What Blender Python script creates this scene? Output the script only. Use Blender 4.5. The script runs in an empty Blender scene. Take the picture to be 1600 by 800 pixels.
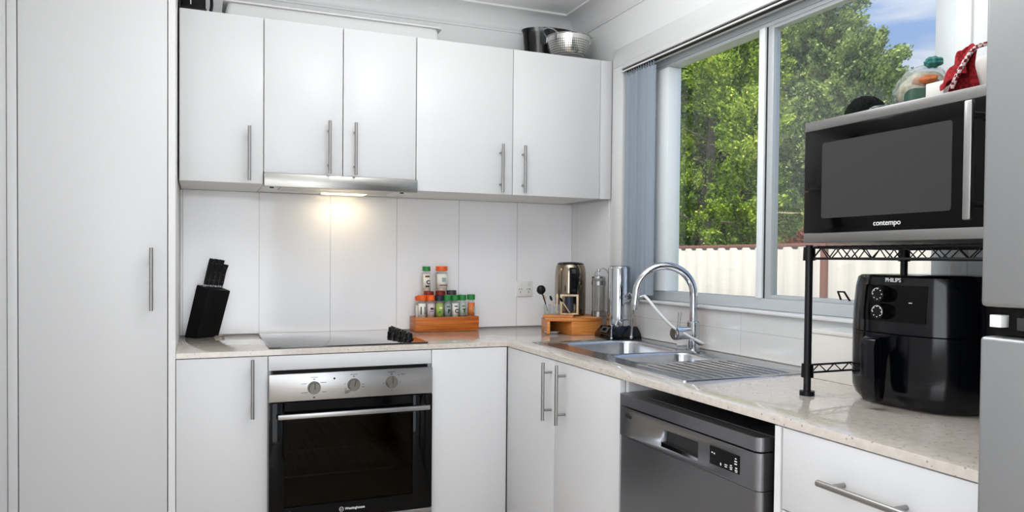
import bpy, bmesh, math, random
import numpy as np
from mathutils import Vector, Matrix
random.seed(7)
PI = math.pi
scn = bpy.context.scene
COL = scn.collection

# ------------------------------------------------------------------ materials
MATS = {}
def srgb(r, g, b):
    f = lambda c: (c/12.92 if c <= .04045 else ((c+.055)/1.055)**2.4)
    return (f(r/255), f(g/255), f(b/255), 1)

def mat(name, col, rough=.5, metal=0, coat=0, trans=0, ior=1.45, spec=.5, emit=None, es=0, alpha=1):
    m = bpy.data.materials.new(name); m.use_nodes = True
    b = m.node_tree.nodes['Principled BSDF']
    b.inputs['Base Color'].default_value = col
    b.inputs['Roughness'].default_value = rough
    b.inputs['Metallic'].default_value = metal
    b.inputs['Coat Weight'].default_value = coat
    b.inputs['Coat Roughness'].default_value = .06
    b.inputs['Transmission Weight'].default_value = trans
    b.inputs['IOR'].default_value = ior
    b.inputs['Specular IOR Level'].default_value = spec
    b.inputs['Alpha'].default_value = alpha
    if emit:
        b.inputs['Emission Color'].default_value = emit
        b.inputs['Emission Strength'].default_value = es
    MATS[name] = m
    return m
def nt(m): return m.node_tree, m.node_tree.nodes['Principled BSDF']
def noise_bump(m, scale, dist=.001, strength=.3, stretch=(1, 1, 1)):
    t, b = nt(m)
    tc = t.nodes.new('ShaderNodeTexCoord'); mp = t.nodes.new('ShaderNodeMapping')
    mp.inputs['Scale'].default_value = stretch
    n = t.nodes.new('ShaderNodeTexNoise'); n.inputs['Scale'].default_value = scale
    n.inputs['Detail'].default_value = 3
    bp = t.nodes.new('ShaderNodeBump'); bp.inputs['Strength'].default_value = strength; bp.inputs['Distance'].default_value = dist
    t.links.new(tc.outputs['Object'], mp.inputs[0]); t.links.new(mp.outputs[0], n.inputs['Vector'])
    t.links.new(n.outputs['Fac'], bp.inputs['Height']); t.links.new(bp.outputs[0], b.inputs['Normal'])
    return n
def noise_color(m, scale, c1, c2, stretch=(1, 1, 1), lo=.35, hi=.65, detail=4):
    t, b = nt(m)
    tc = t.nodes.new('ShaderNodeTexCoord'); mp = t.nodes.new('ShaderNodeMapping')
    mp.inputs['Scale'].default_value = stretch
    n = t.nodes.new('ShaderNodeTexNoise'); n.inputs['Scale'].default_value = scale; n.inputs['Detail'].default_value = detail
    r = t.nodes.new('ShaderNodeValToRGB')
    r.color_ramp.elements[0].position = lo; r.color_ramp.elements[0].color = c1
    r.color_ramp.elements[1].position = hi; r.color_ramp.elements[1].color = c2
    t.links.new(tc.outputs['Object'], mp.inputs[0]); t.links.new(mp.outputs[0], n.inputs['Vector'])
    t.links.new(n.outputs['Fac'], r.inputs[0]); t.links.new(r.outputs[0], b.inputs['Base Color'])
    return r
def brushed(name, col, rough, stretch):
    m = mat(name, col, rough, 1)
    t, b = nt(m)
    tc = t.nodes.new('ShaderNodeTexCoord'); mp = t.nodes.new('ShaderNodeMapping'); mp.inputs['Scale'].default_value = stretch
    n = t.nodes.new('ShaderNodeTexNoise'); n.inputs['Scale'].default_value = 1; n.inputs['Detail'].default_value = 2
    mr = t.nodes.new('ShaderNodeMapRange'); mr.inputs['To Min'].default_value = rough-.06; mr.inputs['To Max'].default_value = rough+.08
    t.links.new(tc.outputs['Object'], mp.inputs[0]); t.links.new(mp.outputs[0], n.inputs['Vector'])
    t.links.new(n.outputs['Fac'], mr.inputs[0]); t.links.new(mr.outputs[0], b.inputs['Roughness'])
    bp = t.nodes.new('ShaderNodeBump'); bp.inputs['Strength'].default_value = .05; bp.inputs['Distance'].default_value = .0005
    t.links.new(n.outputs['Fac'], bp.inputs['Height']); t.links.new(bp.outputs[0], b.inputs['Normal'])
    return m

mat('door_white', srgb(219, 219, 220), .32)
mat('carcass_white', srgb(232, 232, 231), .45)
mat('gap_dark', srgb(40, 40, 40), .8)
m = mat('wall_paint', srgb(228, 228, 228), .7); noise_bump(m, 220, .0006, .15)
mat('ceiling_paint', srgb(247, 247, 247), .75)
mat('trim_white', srgb(224, 224, 224), .4)
m = mat('tile_white', srgb(247, 247, 249), .12, 0, .3)
# tile joints every 300 mm along the wall (Object = world for the setting)
def tile_joints(m, axis, pitch, off, width=.0025, zline=None):
    t, b = nt(m)
    tc = t.nodes.new('ShaderNodeTexCoord'); sp = t.nodes.new('ShaderNodeSeparateXYZ')
    t.links.new(tc.outputs['Object'], sp.inputs[0])
    def near(sock, pitch, off):
        a = t.nodes.new('ShaderNodeMath'); a.operation = 'ADD'; a.inputs[1].default_value = off+pitch*50+pitch/2
        t.links.new(sock, a.inputs[0])
        mo = t.nodes.new('ShaderNodeMath'); mo.operation = 'MODULO'; mo.inputs[1].default_value = pitch
        t.links.new(a.outputs[0], mo.inputs[0])
        s = t.nodes.new('ShaderNodeMath'); s.operation = 'SUBTRACT'; s.inputs[1].default_value = pitch/2
        t.links.new(mo.outputs[0], s.inputs[0])
        ab = t.nodes.new('ShaderNodeMath'); ab.operation = 'ABSOLUTE'; t.links.new(s.outputs[0], ab.inputs[0])
        l = t.nodes.new('ShaderNodeMath'); l.operation = 'LESS_THAN'; l.inputs[1].default_value = width/2
        t.links.new(ab.outputs[0], l.inputs[0]); return l.outputs[0]
    o = near(sp.outputs[axis], pitch, off)
    if zline is not None:
        o2 = near(sp.outputs[2], 10., zline)
        mx = t.nodes.new('ShaderNodeMath'); mx.operation = 'MAXIMUM'
        t.links.new(o, mx.inputs[0]); t.links.new(o2, mx.inputs[1]); o = mx.outputs[0]
    mix = t.nodes.new('ShaderNodeMixRGB')
    mix.inputs[1].default_value = b.inputs['Base Color'].default_value
    mix.inputs[2].default_value = srgb(196, 196, 196)
    t.links.new(o, mix.inputs[0]); t.links.new(mix.outputs[0], b.inputs['Base Color'])
tile_joints(m, 0, .3, 0.)
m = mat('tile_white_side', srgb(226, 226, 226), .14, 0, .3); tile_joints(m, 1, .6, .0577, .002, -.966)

# engineered stone worktop: warm off-white with brown and pale flecks
m = mat('stone', srgb(205, 196, 184), .1, 0, .55)
t, b = nt(m)
tc = t.nodes.new('ShaderNodeTexCoord')
n1 = t.nodes.new('ShaderNodeTexNoise'); n1.inputs['Scale'].default_value = 60; n1.inputs['Detail'].default_value = 6
r1 = t.nodes.new('ShaderNodeValToRGB'); r1.color_ramp.elements[0].position = .35; r1.color_ramp.elements[0].color = srgb(201, 192, 181)
r1.color_ramp.elements[1].position = .65; r1.color_ramp.elements[1].color = srgb(212, 204, 194)
v = t.nodes.new('ShaderNodeTexVoronoi'); v.inputs['Scale'].default_value = 75; v.inputs['Randomness'].default_value = 1
lt = t.nodes.new('ShaderNodeMath'); lt.operation = 'LESS_THAN'; lt.inputs[1].default_value = .17
n2 = t.nodes.new('ShaderNodeTexNoise'); n2.inputs['Scale'].default_value = 23
gt = t.nodes.new('ShaderNodeMath'); gt.operation = 'GREATER_THAN'; gt.inputs[1].default_value = .5
mu = t.nodes.new('ShaderNodeMath'); mu.operation = 'MULTIPLY'
mu2 = t.nodes.new('ShaderNodeMath'); mu2.operation = 'MULTIPLY'; mu2.inputs[1].default_value = .6
mx = t.nodes.new('ShaderNodeMixRGB'); mx.inputs[2].default_value = srgb(128, 104, 84)
for s in (n1, v, n2): t.links.new(tc.outputs['Object'], s.inputs['Vector'])
t.links.new(n1.outputs['Fac'], r1.inputs[0]); t.links.new(v.outputs['Distance'], lt.inputs[0]); t.links.new(n2.outputs['Fac'], gt.inputs[0])
t.links.new(lt.outputs[0], mu.inputs[0]); t.links.new(gt.outputs[0], mu.inputs[1]); t.links.new(mu.outputs[0], mu2.inputs[0])
t.links.new(mu2.outputs[0], mx.inputs[0]); t.links.new(r1.outputs[0], mx.inputs[1]); t.links.new(mx.outputs[0], b.inputs['Base Color'])

brushed('steel', srgb(176, 175, 174), .3, (4, 4, 500))
brushed('steel_hood', srgb(170, 168, 164), .28, (3, 3, 700))
brushed('steel_band', srgb(146, 145, 144), .36, (4, 4, 500))
brushed('steel_dark', srgb(138, 138, 142), .33, (500, 500, 4))
brushed('steel_fridge', srgb(176, 177, 178), .42, (300, 300, 3))
brushed('steel_sink', srgb(196, 198, 202), .2, (200, 6, 6))
mat('handle_steel', srgb(160, 158, 156), .3, 1)
mat('chrome', srgb(190, 193, 198), .07, 1)
mat('kettle_steel', srgb(150, 138, 122), .14, 1)
mat('aluminium', srgb(196, 202, 205), .4, .25)
mat('aluminium_white', srgb(242, 247, 250), .4)  # near white, so the strip beside the blind looks backlit
mat('black_glass', srgb(7, 7, 8), .06, spec=.18)
mat('cooktop_glass', srgb(14, 14, 16), .04, 0, 1)
mat('black_plastic', srgb(8, 8, 9), .4, spec=.3)
mat('black_gloss', srgb(6, 7, 11), .12, spec=.42)
mat('black_matte', srgb(6, 6, 6), .55, spec=.2)
mat('black_metal', srgb(22, 23, 27), .4, .3)
mat('knob_grey', srgb(120, 116, 110), .35, .9)
mat('ink', srgb(30, 30, 32), .6)
mat('white_print', srgb(235, 235, 235), .5)
mat('white_plastic', srgb(232, 232, 230), .4)
mat('window_grey', srgb(60, 60, 60), .3, spec=.2)
mat('card_white', srgb(226, 224, 218), .6)
mat('tub_white', srgb(206, 206, 206), .45)
mat('hose_white', srgb(238, 238, 236), .35)
mat('blind_grey', srgb(146, 158, 170), .7)
mat('lamp_on', srgb(255, 240, 205), .5, emit=srgb(255, 232, 185), es=4)
m = mat('bamboo', srgb(206, 132, 62), .4)
noise_color(m, 1, srgb(186, 108, 44), srgb(222, 150, 78), (8, 8, 160))
m = mat('box_wood', srgb(190, 100, 30), .4)
noise_color(m, 1, srgb(160, 76, 18), srgb(206, 118, 42), (6, 10, 140))
m = mat('pale_wood', srgb(226, 200, 160), .5); noise_color(m, 1, srgb(214, 186, 146), srgb(234, 212, 178), (40, 40, 6))
m = mat('tree_bark', srgb(116, 104, 92), .9); noise_bump(m, 30, .02, .8)

def glass_mat(name, tint, rough=0, body=0, dust=None, refl=.035, edge=.9):
    """thin pane: mirror-like reflection by angle over clear (or tinted) see-through, optional diffuse dust"""
    m = bpy.data.materials.new(name); m.use_nodes = True
    t = m.node_tree; t.nodes.clear()
    o = t.nodes.new('ShaderNodeOutputMaterial')
    tr = t.nodes.new('ShaderNodeBsdfTransparent'); tr.inputs[0].default_value = tint
    gl = t.nodes.new('ShaderNodeBsdfGlossy'); gl.inputs['Roughness'].default_value = rough
    lw = t.nodes.new('ShaderNodeLayerWeight'); lw.inputs[0].default_value = .5
    pw = t.nodes.new('ShaderNodeMath'); pw.operation = 'POWER'; pw.inputs[1].default_value = 5
    fr = t.nodes.new('ShaderNodeMath'); fr.operation = 'MULTIPLY_ADD'; fr.inputs[1].default_value = edge; fr.inputs[2].default_value = refl
    t.links.new(lw.outputs['Facing'], pw.inputs[0]); t.links.new(pw.outputs[0], fr.inputs[0])
    mx = t.nodes.new('ShaderNodeMixShader')
    src = tr.outputs[0]
    if body:
        df = t.nodes.new('ShaderNodeBsdfDiffuse'); df.inputs[0].default_value = dust or (.8, .8, .8, 1)
        m2 = t.nodes.new('ShaderNodeMixShader'); m2.inputs[0].default_value = body
        t.links.new(tr.outputs[0], m2.inputs[1]); t.links.new(df.outputs[0], m2.inputs[2]); src = m2.outputs[0]
    t.links.new(fr.outputs[0], mx.inputs[0]); t.links.new(src, mx.inputs[1]); t.links.new(gl.outputs[0], mx.inputs[2])
    t.links.new(mx.outputs[0], o.inputs[0])
    MATS[name] = m; return m
glass_mat('pane_clear', (.97, .98, .98, 1))
glass_mat('pane_screen', (.94, .95, .95, 1), .02, .035, (.62, .65, .68, 1))
glass_mat('oven_glass', (.42, .38, .3, 1), .03, 0, None, .008, .4)
glass_mat('clear_glass', (.86, .86, .85, 1), .02, .03, (.7, .7, .7, 1), .05)
glass_mat('jar_glass', (.9, .92, .92, 1), .03, .12, (.85, .88, .88, 1))
glass_mat('bag_plastic', (.9, .93, .93, 1), .1, .14, (.8, .82, .76, 1))

# perforated steel for the colander: rows of holes painted dark for the shaded inside
m = mat('perforated_steel', srgb(205, 204, 200), .22, 1)
t, b = nt(m)
tc = t.nodes.new('ShaderNodeTexCoord'); sp = t.nodes.new('ShaderNodeSeparateXYZ'); t.links.new(tc.outputs['Object'], sp.inputs[0])
at = t.nodes.new('ShaderNodeMath'); at.operation = 'ARCTAN2'; t.links.new(sp.outputs[1], at.inputs[0]); t.links.new(sp.outputs[0], at.inputs[1])
def frac_d(sock, mul):
    a = t.nodes.new('ShaderNodeMath'); a.operation = 'MULTIPLY'; a.inputs[1].default_value = mul; t.links.new(sock, a.inputs[0])
    f = t.nodes.new('ShaderNodeMath'); f.operation = 'FRACT'; t.links.new(a.outputs[0], f.inputs[0])
    s = t.nodes.new('ShaderNodeMath'); s.operation = 'SUBTRACT'; s.inputs[1].default_value = .5; t.links.new(f.outputs[0], s.inputs[0])
    p = t.nodes.new('ShaderNodeMath'); p.operation = 'POWER'; p.inputs[1].default_value = 2; t.links.new(s.outputs[0], p.inputs[0])
    return p.outputs[0]
ad = t.nodes.new('ShaderNodeMath'); ad.operation = 'ADD'
t.links.new(frac_d(at.outputs[0], 66/(2*PI)), ad.inputs[0]); t.links.new(frac_d(sp.outputs[2], 105), ad.inputs[1])
ho = t.nodes.new('ShaderNodeMath'); ho.operation = 'GREATER_THAN'; ho.inputs[1].default_value = .075; t.links.new(ad.outputs[0], ho.inputs[0])
zl = t.nodes.new('ShaderNodeMath'); zl.operation = 'GREATER_THAN'; zl.inputs[1].default_value = .083; t.links.new(sp.outputs[2], zl.inputs[0])
mxm = t.nodes.new('ShaderNodeMath'); mxm.operation = 'MAXIMUM'; t.links.new(ho.outputs[0], mxm.inputs[0]); t.links.new(zl.outputs[0], mxm.inputs[1])
mc = t.nodes.new('ShaderNodeMixRGB'); mc.inputs[1].default_value = srgb(24, 24, 24); mc.inputs[2].default_value = srgb(205, 204, 200)
t.links.new(mxm.outputs[0], mc.inputs[0]); t.links.new(mc.outputs[0], b.inputs['Base Color']); t.links.new(mxm.outputs[0], b.inputs['Metallic'])

def foliage_mat(name, c_dark, c_mid, c_lit):
    m = bpy.data.materials.new(name); m.use_nodes = True
    t = m.node_tree; t.nodes.clear()
    o = t.nodes.new('ShaderNodeOutputMaterial')
    tc = t.nodes.new('ShaderNodeTexCoord'); n = t.nodes.new('ShaderNodeTexNoise'); n.inputs['Scale'].default_value = 1.6; n.inputs['Detail'].default_value = 3
    g = t.nodes.new('ShaderNodeNewGeometry')
    a = t.nodes.new('ShaderNodeMath'); a.operation = 'MULTIPLY_ADD'; a.inputs[1].default_value = .35
    s = t.nodes.new('ShaderNodeMath'); s.operation = 'SUBTRACT'; s.inputs[1].default_value = .17
    r = t.nodes.new('ShaderNodeValToRGB'); e = r.color_ramp.elements
    e[0].position = .3; e[0].color = c_dark; e[1].position = .72; e[1].color = c_lit
    k = e.new(.5); k.color = c_mid
    t.links.new(tc.outputs['Object'], n.inputs['Vector']); t.links.new(g.outputs['Random Per Island'], a.inputs[0]); t.links.new(n.outputs['Fac'], a.inputs[2])
    t.links.new(a.outputs[0], s.inputs[0]); t.links.new(s.outputs[0], r.inputs[0])
    df = t.nodes.new('ShaderNodeBsdfDiffuse'); tl = t.nodes.new('ShaderNodeBsdfTranslucent')
    mx = t.nodes.new('ShaderNodeMixShader'); mx.inputs[0].default_value = .3
    t.links.new(r.outputs[0], df.inputs[0]); t.links.new(r.outputs[0], tl.inputs[0])
    t.links.new(df.outputs[0], mx.inputs[1]); t.links.new(tl.outputs[0], mx.inputs[2]); t.links.new(mx.outputs[0], o.inputs[0])
    MATS[name] = m
foliage_mat('conifer_leaf', srgb(70, 98, 36), srgb(146, 176, 56), srgb(218, 226, 110))
foliage_mat('bushy_leaf', srgb(84, 112, 66), srgb(146, 170, 96), srgb(212, 222, 146))
foliage_mat('dark_leaf', srgb(44, 56, 42), srgb(70, 88, 60), srgb(112, 130, 84))
foliage_mat('red_leaf', srgb(110, 60, 44), srgb(160, 90, 64), srgb(196, 140, 96))

# ------------------------------------------------------------------ geometry helpers
class G:
    def __init__(s): s.bm = bmesh.new()
    def box(s, x0, x1, y0, y1, z0, z1, bev=0, seg=2):
        M = Matrix.Translation(((x0+x1)/2, (y0+y1)/2, (z0+z1)/2)) @ Matrix.Diagonal((abs(x1-x0), abs(y1-y0), abs(z1-z0), 1))
        vs = bmesh.ops.create_cube(s.bm, size=1, matrix=M)['verts']
        if bev:
            es = list({e for v in vs for e in v.link_edges})
            bmesh.ops.bevel(s.bm, geom=es, offset=bev, segments=seg, affect='EDGES', profile=.5)
        return s
    def obox(s, c, ax, ay, az, bev=0, seg=2):
        """box with half-axes vectors ax, ay, az"""
        c = Vector(c); ax = Vector(ax); ay = Vector(ay); az = Vector(az)
        P = [c+i*ax+j*ay+k*az for i in (-1, 1) for j in (-1, 1) for k in (-1, 1)]
        v = [s.bm.verts.new(p) for p in P]
        fs = [(0, 1, 3, 2), (4, 6, 7, 5), (0, 4, 5, 1), (2, 3, 7, 6), (0, 2, 6, 4), (1, 5, 7, 3)]
        F = [s.bm.faces.new([v[i] for i in f]) for f in fs]
        bmesh.ops.recalc_face_normals(s.bm, faces=F)
        if bev:
            bmesh.ops.bevel(s.bm, geom=list({e for f in F for e in f.edges}), offset=bev, segments=seg, affect='EDGES', profile=.5)
        return s
    def ring(s, pts): return [s.bm.verts.new(p) for p in pts]
    def bridge(s, a, b, closed=True):
        n = len(a)
        for i in range(n if closed else n-1):
            j = (i+1) % n
            s.bm.faces.new((a[i], a[j], b[j], b[i]))
    def loft(s, loops, cap0=True, cap1=True):
        R = [s.ring(l) for l in loops]
        for a, b in zip(R, R[1:]): s.bridge(a, b)
        if cap0: s.bm.faces.new(R[0][::-1])
        if cap1: s.bm.faces.new(R[-1])
        return s
    def tube(s, pts, r, seg=12, cap=True):
        pts = [Vector(p) for p in pts]; n = len(pts)
        rs = r if isinstance(r, (list, tuple)) else [r]*n
        tg = []
        for i in range(n):
            d = (pts[min(i+1, n-1)]-pts[max(i-1, 0)]); tg.append(d.normalized())
        up = Vector((0, 0, 1)) if abs(tg[0].z) < .9 else Vector((1, 0, 0))
        nrm = (up-tg[0]*up.dot(tg[0])).normalized()
        loops = []
        for i in range(n):
            nrm = (nrm-tg[i]*nrm.dot(tg[i])).normalized(); bn = tg[i].cross(nrm)
            loops.append([pts[i]+(nrm*math.cos(2*PI*k/seg)+bn*math.sin(2*PI*k/seg))*rs[i] for k in range(seg)])
        return s.loft(loops, cap, cap)
    def cyl(s, p0, p1, r, r2=None, seg=24):
        return s.tube([p0, p1], [r, r if r2 is None else r2], seg)
    def lathe(s, prof, c=(0, 0, 0), seg=40, cap0=True, cap1=True, sx=1, sy=1):
        loops = [[(c[0]+r*sx*math.cos(2*PI*k/seg), c[1]+r*sy*math.sin(2*PI*k/seg), c[2]+z) for k in range(seg)] for r, z in prof]
        return s.loft(loops, cap0, cap1)
    def prism(s, poly, z0, z1, bev=0):
        """polygon in XY extruded in Z"""
        a = s.ring([(x, y, z0) for x, y in poly]); b_ = s.ring([(x, y, z1) for x, y in poly])
        s.bridge(a, b_); F = [s.bm.faces.new(a[::-1]), s.bm.faces.new(b_)]
        if bev:
            es = list({e for f in F for e in f.edges})
            bmesh.ops.bevel(s.bm, geom=es, offset=bev, segments=2, affect='EDGES', profile=.5)
        return s
    def xprism(s, poly, x0, x1):
        """polygon in YZ extruded along X"""
        a = s.ring([(x0, y, z) for y, z in poly]); b_ = s.ring([(x1, y, z) for y, z in poly])
        s.bridge(a, b_); s.bm.faces.new(a[::-1]); s.bm.faces.new(b_); return s
    def yprism(s, poly, y0, y1):
        a = s.ring([(x, y0, z) for x, z in poly]); b_ = s.ring([(x, y1, z) for x, z in poly])
        s.bridge(a, b_); s.bm.faces.new(a[::-1]); s.bm.faces.new(b_); return s
    def sphere(s, c, r, seg=20, sc=(1, 1, 1)):
        M = Matrix.Translation(c) @ Matrix.Diagonal((sc[0], sc[1], sc[2], 1))
        bmesh.ops.create_uvsphere(s.bm, u_segments=seg, v_segments=seg//2, radius=r, matrix=M); return s

def root_of(o):
    while o.parent: o = o.parent
    return o
def part(name, g, m, parent=None, label=None, angle=35):
    bm = g.bm if isinstance(g, G) else g
    bmesh.ops.recalc_face_normals(bm, faces=bm.faces)
    me = bpy.data.meshes.new(name)
    if parent:
        off = root_of(parent).location
        bmesh.ops.translate(bm, verts=bm.verts, vec=-off)
    bm.to_mesh(me); bm.free()
    me.materials.append(MATS[m])
    me.shade_smooth(); me.set_sharp_from_angle(angle=math.radians(angle))
    o = bpy.data.objects.new(name, me); COL.objects.link(o)
    if parent: o.parent = parent
    if label: o['label'] = label
    return o
def thing(name, label, cat, loc, group=None):
    o = bpy.data.objects.new(name, None); COL.objects.link(o); o.location = loc
    o.empty_display_size = .05
    o['label'] = label; o['category'] = cat
    if group: o['group'] = group
    return o
def single(name, g, m, label, cat, loc=(0, 0, 0), group=None):
    bm = g.bm; bmesh.ops.translate(bm, verts=bm.verts, vec=-Vector(loc))
    o = part(name, g, m); o.location = loc; o['label'] = label; o['category'] = cat
    if group: o['group'] = group
    return o
def struct(name, g, m, parent=None):
    o = part(name, g, m, parent)
    if not parent: o['kind'] = 'structure'
    return o
def sroot(name, loc):
    o = bpy.data.objects.new(name, None); COL.objects.link(o); o.location = loc; o['kind'] = 'structure'
    o.empty_display_size = .05; return o
def copy_tree(o, parent=None):
    c = o.copy(); COL.objects.link(c)
    if parent: c.parent = parent
    for ch in [x for x in bpy.data.objects if x.parent == o]: copy_tree(ch, c)
    return c
def text(name, s, size, loc, facing, m, parent, align='CENTER', bold=0, sx=1, depth=.0006):
    cu = bpy.data.curves.new(name, 'FONT'); cu.body = s; cu.size = size; cu.align_x = align; cu.align_y = 'CENTER'
    cu.extrude = depth; cu.offset = bold; cu.resolution_u = 4
    tmp = bpy.data.objects.new('tmp_text', cu); COL.objects.link(tmp)
    dg = bpy.context.evaluated_depsgraph_get()
    me = bpy.data.meshes.new_from_object(tmp.evaluated_get(dg))
    bpy.data.objects.remove(tmp); bpy.data.curves.remove(cu)
    rot = {'Y-': Matrix.Rotation(PI/2, 4, 'X'), 'X-': Matrix.Rotation(-PI/2, 4, 'Z') @ Matrix.Rotation(PI/2, 4, 'X')}[facing]
    off = root_of(parent).location
    me.transform(Matrix.Translation(Vector(loc)-off) @ rot @ Matrix.Diagonal((sx, 1, 1, 1)))
    me.materials.clear(); me.materials.append(MATS[m]); me.name = name
    o = bpy.data.objects.new(name, me); COL.objects.link(o); o.parent = parent
    return o

# ------------------------------------------------------------------ the setting
XL = -2.293; YR = -5.2; ZC = 2.4; WT = .14
g = G(); g.box(XL-.1, .02, YR-.1, .02, -.1, 0); m = mat('floor_vinyl', srgb(196, 186, 172), .4)
noise_color(m, 1, srgb(186, 174, 158), srgb(206, 196, 182), (3, 40, 1)); struct('floor', g, 'floor_vinyl')
g = G(); g.box(XL-.1, .1, YR-.1, .12, ZC, ZC+.1); struct('ceiling', g, 'ceiling_paint')
g = G(); g.box(XL-.1, WT+.006, .008, .13, 0, ZC); struct('wall_back', g, 'wall_paint')
g = G(); g.box(XL-.1, XL, YR, -3.9, 0, ZC); g.box(XL-.1, XL, -2.5, .008, 0, ZC); g.box(XL-.1, XL, -3.9, -2.5, 0, .75); g.box(XL-.1, XL, -3.9, -2.5, 2.05, ZC); struct('wall_left', g, 'wall_paint')  # opening out of view, added for the left fill light
# right wall with the window opening
OY0, OY1, OZ0, OZ1 = -2.032, -.49, 1.035, 2.075
g = G()
g.box(.006, WT, YR, .008, 0, OZ0); g.box(.006, WT, YR, .008, OZ1, ZC)
g.box(.006, WT, YR, OY0, OZ0, OZ1); g.box(.006, WT, OY1, .008, OZ0, OZ1)
struct('wall_right', g, 'wall_paint')
# rear wall, behind the camera, with a wide opening added for the fill light
g = G()
g.box(XL-.1, XL+.2, YR-.1, YR, 0, ZC); g.box(-.2, .1, YR-.1, YR, 0, ZC); g.box(XL+.2, -.2, YR-.1, YR, 2.1, ZC)
struct('wall_rear', g, 'wall_paint')
# tiled splashbacks
g = G(); g.box(-1.8095, 0, 0, .007, .881, 1.482); struct('trim_1', g, 'tile_white')
g = G()
ps = [(-0.0008, .881), (-2.56, .881), (-2.56, 1.03), (-.3576, 1.03), (-.3576, 1.482), (-.0008, 1.482)]
g.xprism(ps, 0, .0055); struct('trim_2', g, 'tile_white_side')
# cornices (cove)
def cove(n=8):
    pts = [(0, .095), (0, .0), (.006, .0), (.006, .008)]
    for i in range(n+1):
        a = i/n*PI/2
        pts.append((.009+.073*(1-math.cos(a)), .012+.071*math.sin(a)))
    pts += [(.088, .085), (.094, .085), (.094, .095)]
    return pts
g = G(); g.xprism([(.0075-d, ZC-.096+h) for d, h in cove()], XL, .0055); struct('trim_3', g, 'trim_white')
g = G(); g.yprism([(.0055-d, ZC-.096+h) for d, h in cove()], YR, .0055); struct('trim_4', g, 'trim_white')
# window architrave (casing): top, left, right
g = G()
g.box(-.012, .0055, -.486, -.403, 1.03, 2.0655, .002); g.box(-.012, .0055, -2.115, -.403, 2.066, 2.147, .002)
g.box(-.012, .0055, -2.115, -2.034, 1.03, 2.066, .002); g.box(-.018, .0055, -2.075, -2.034, 1.03, 2.066, .002)
struct('trim_5', g, 'trim_white')
# window sill board
g = G(); g.box(-.012, .1, OY0+.001, OY1-.001, 1.0305, 1.0405, .002); struct('trim_6', g, 'trim_white')

# aluminium sliding window
W = sroot('window_1', (.06, -1.25, 1.041))
FX0, FX1 = .045, .105
g = G()
g.box(FX0, FX1, -2.03, -.492, 2.0, 2.073, .002); g.box(FX0, FX1, -2.03, -.492, 1.0415, 1.0805, .002)
g.box(FX0, FX1, -2.03, -1.935, 1.0805, 2.0, .002)
g.box(FX0-.008, FX0, -2.03, -.492, 2.03, 2.036); g.box(FX0-.008, FX0, -2.03, -.492, 2.012, 2.016)
part('frame', g, 'aluminium', W)
g = G(); g.box(FX0-.004, FX1, -.752, -.492, 1.0805, 2.0, .003); part('backlit_slat', g, 'aluminium_white', W, 'wide white panel standing in for the bright backlit end slat of the blind')  # backlight on the end slat, put in as a white panel
g = G(); g.box(.086, .09, -1.282, -.75, 1.079, 2.002); part('pane', g, 'pane_clear', W)
g = G(); g.box(.04, .1, -1.3095, -1.281, 1.0805, 2.0, .002); part('mullion', g, 'aluminium_white', W)
g = G(); g.box(.048, .1, -1.3185, -1.3095, 1.0805, 2.0); part('seal', g, 'gap_dark', W, 'black rubber seal strip')
S = None
g = G()
g.box(.046, .075, -1.3455, -1.3185, 1.0805, 2.0, .002); g.box(.046, .075, -1.95, -1.3455, 1.0805, 1.0935, .002)
g.box(.046, .075, -1.95, -1.3455, 1.987, 2.0, .002); g.box(.046, .075, -1.96, -1.932, 1.0935, 1.987, .002)
S = part('sash', g, 'aluminium', W)
g = G(); g.box(.058, .062, -1.934, -1.344, 1.092, 1.989); part('pane', g, 'pane_screen', S, 'hazy pane with insect screen')
g = G(); g.tube([(.044, -1.643, 1.094), (.03, -1.645, 1.118), (.03, -1.668, 1.118), (.044, -1.676, 1.092)], .003, 8); part('latch', g, 'black_plastic', S, 'black looped window latch')
# unseen frame behind the camera, added round the rear fill light
W2 = sroot('rear_fill_frame', (-1.25, YR, 0))
g = G()
for x in (XL+.2, -1.275, -.25): g.box(x, x+.05, YR-.07, YR-.02, 0, 2.1)
g.box(XL+.25, -.25, YR-.07, YR-.02, 2.05, 2.1); g.box(XL+.25, -.25, YR-.07, YR-.02, 0, .05)
part('frame', g, 'aluminium_white', W2)  # added unseen frame round the rear fill light

W3 = sroot('left_fill_frame', (XL, -3.2, .75))  # unseen frame, added round the left fill light
g = G()
for y in (-3.899, -3.225, -2.549): g.box(XL-.09, XL-.04, y, y+.048, .751, 2.049)
g.box(XL-.09, XL-.04, -3.85, -2.55, 2.0, 2.049); g.box(XL-.09, XL-.04, -3.85, -2.55, .751, .8)
part('frame', g, 'aluminium_white', W3)  # added unseen frame round the left fill light

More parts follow.
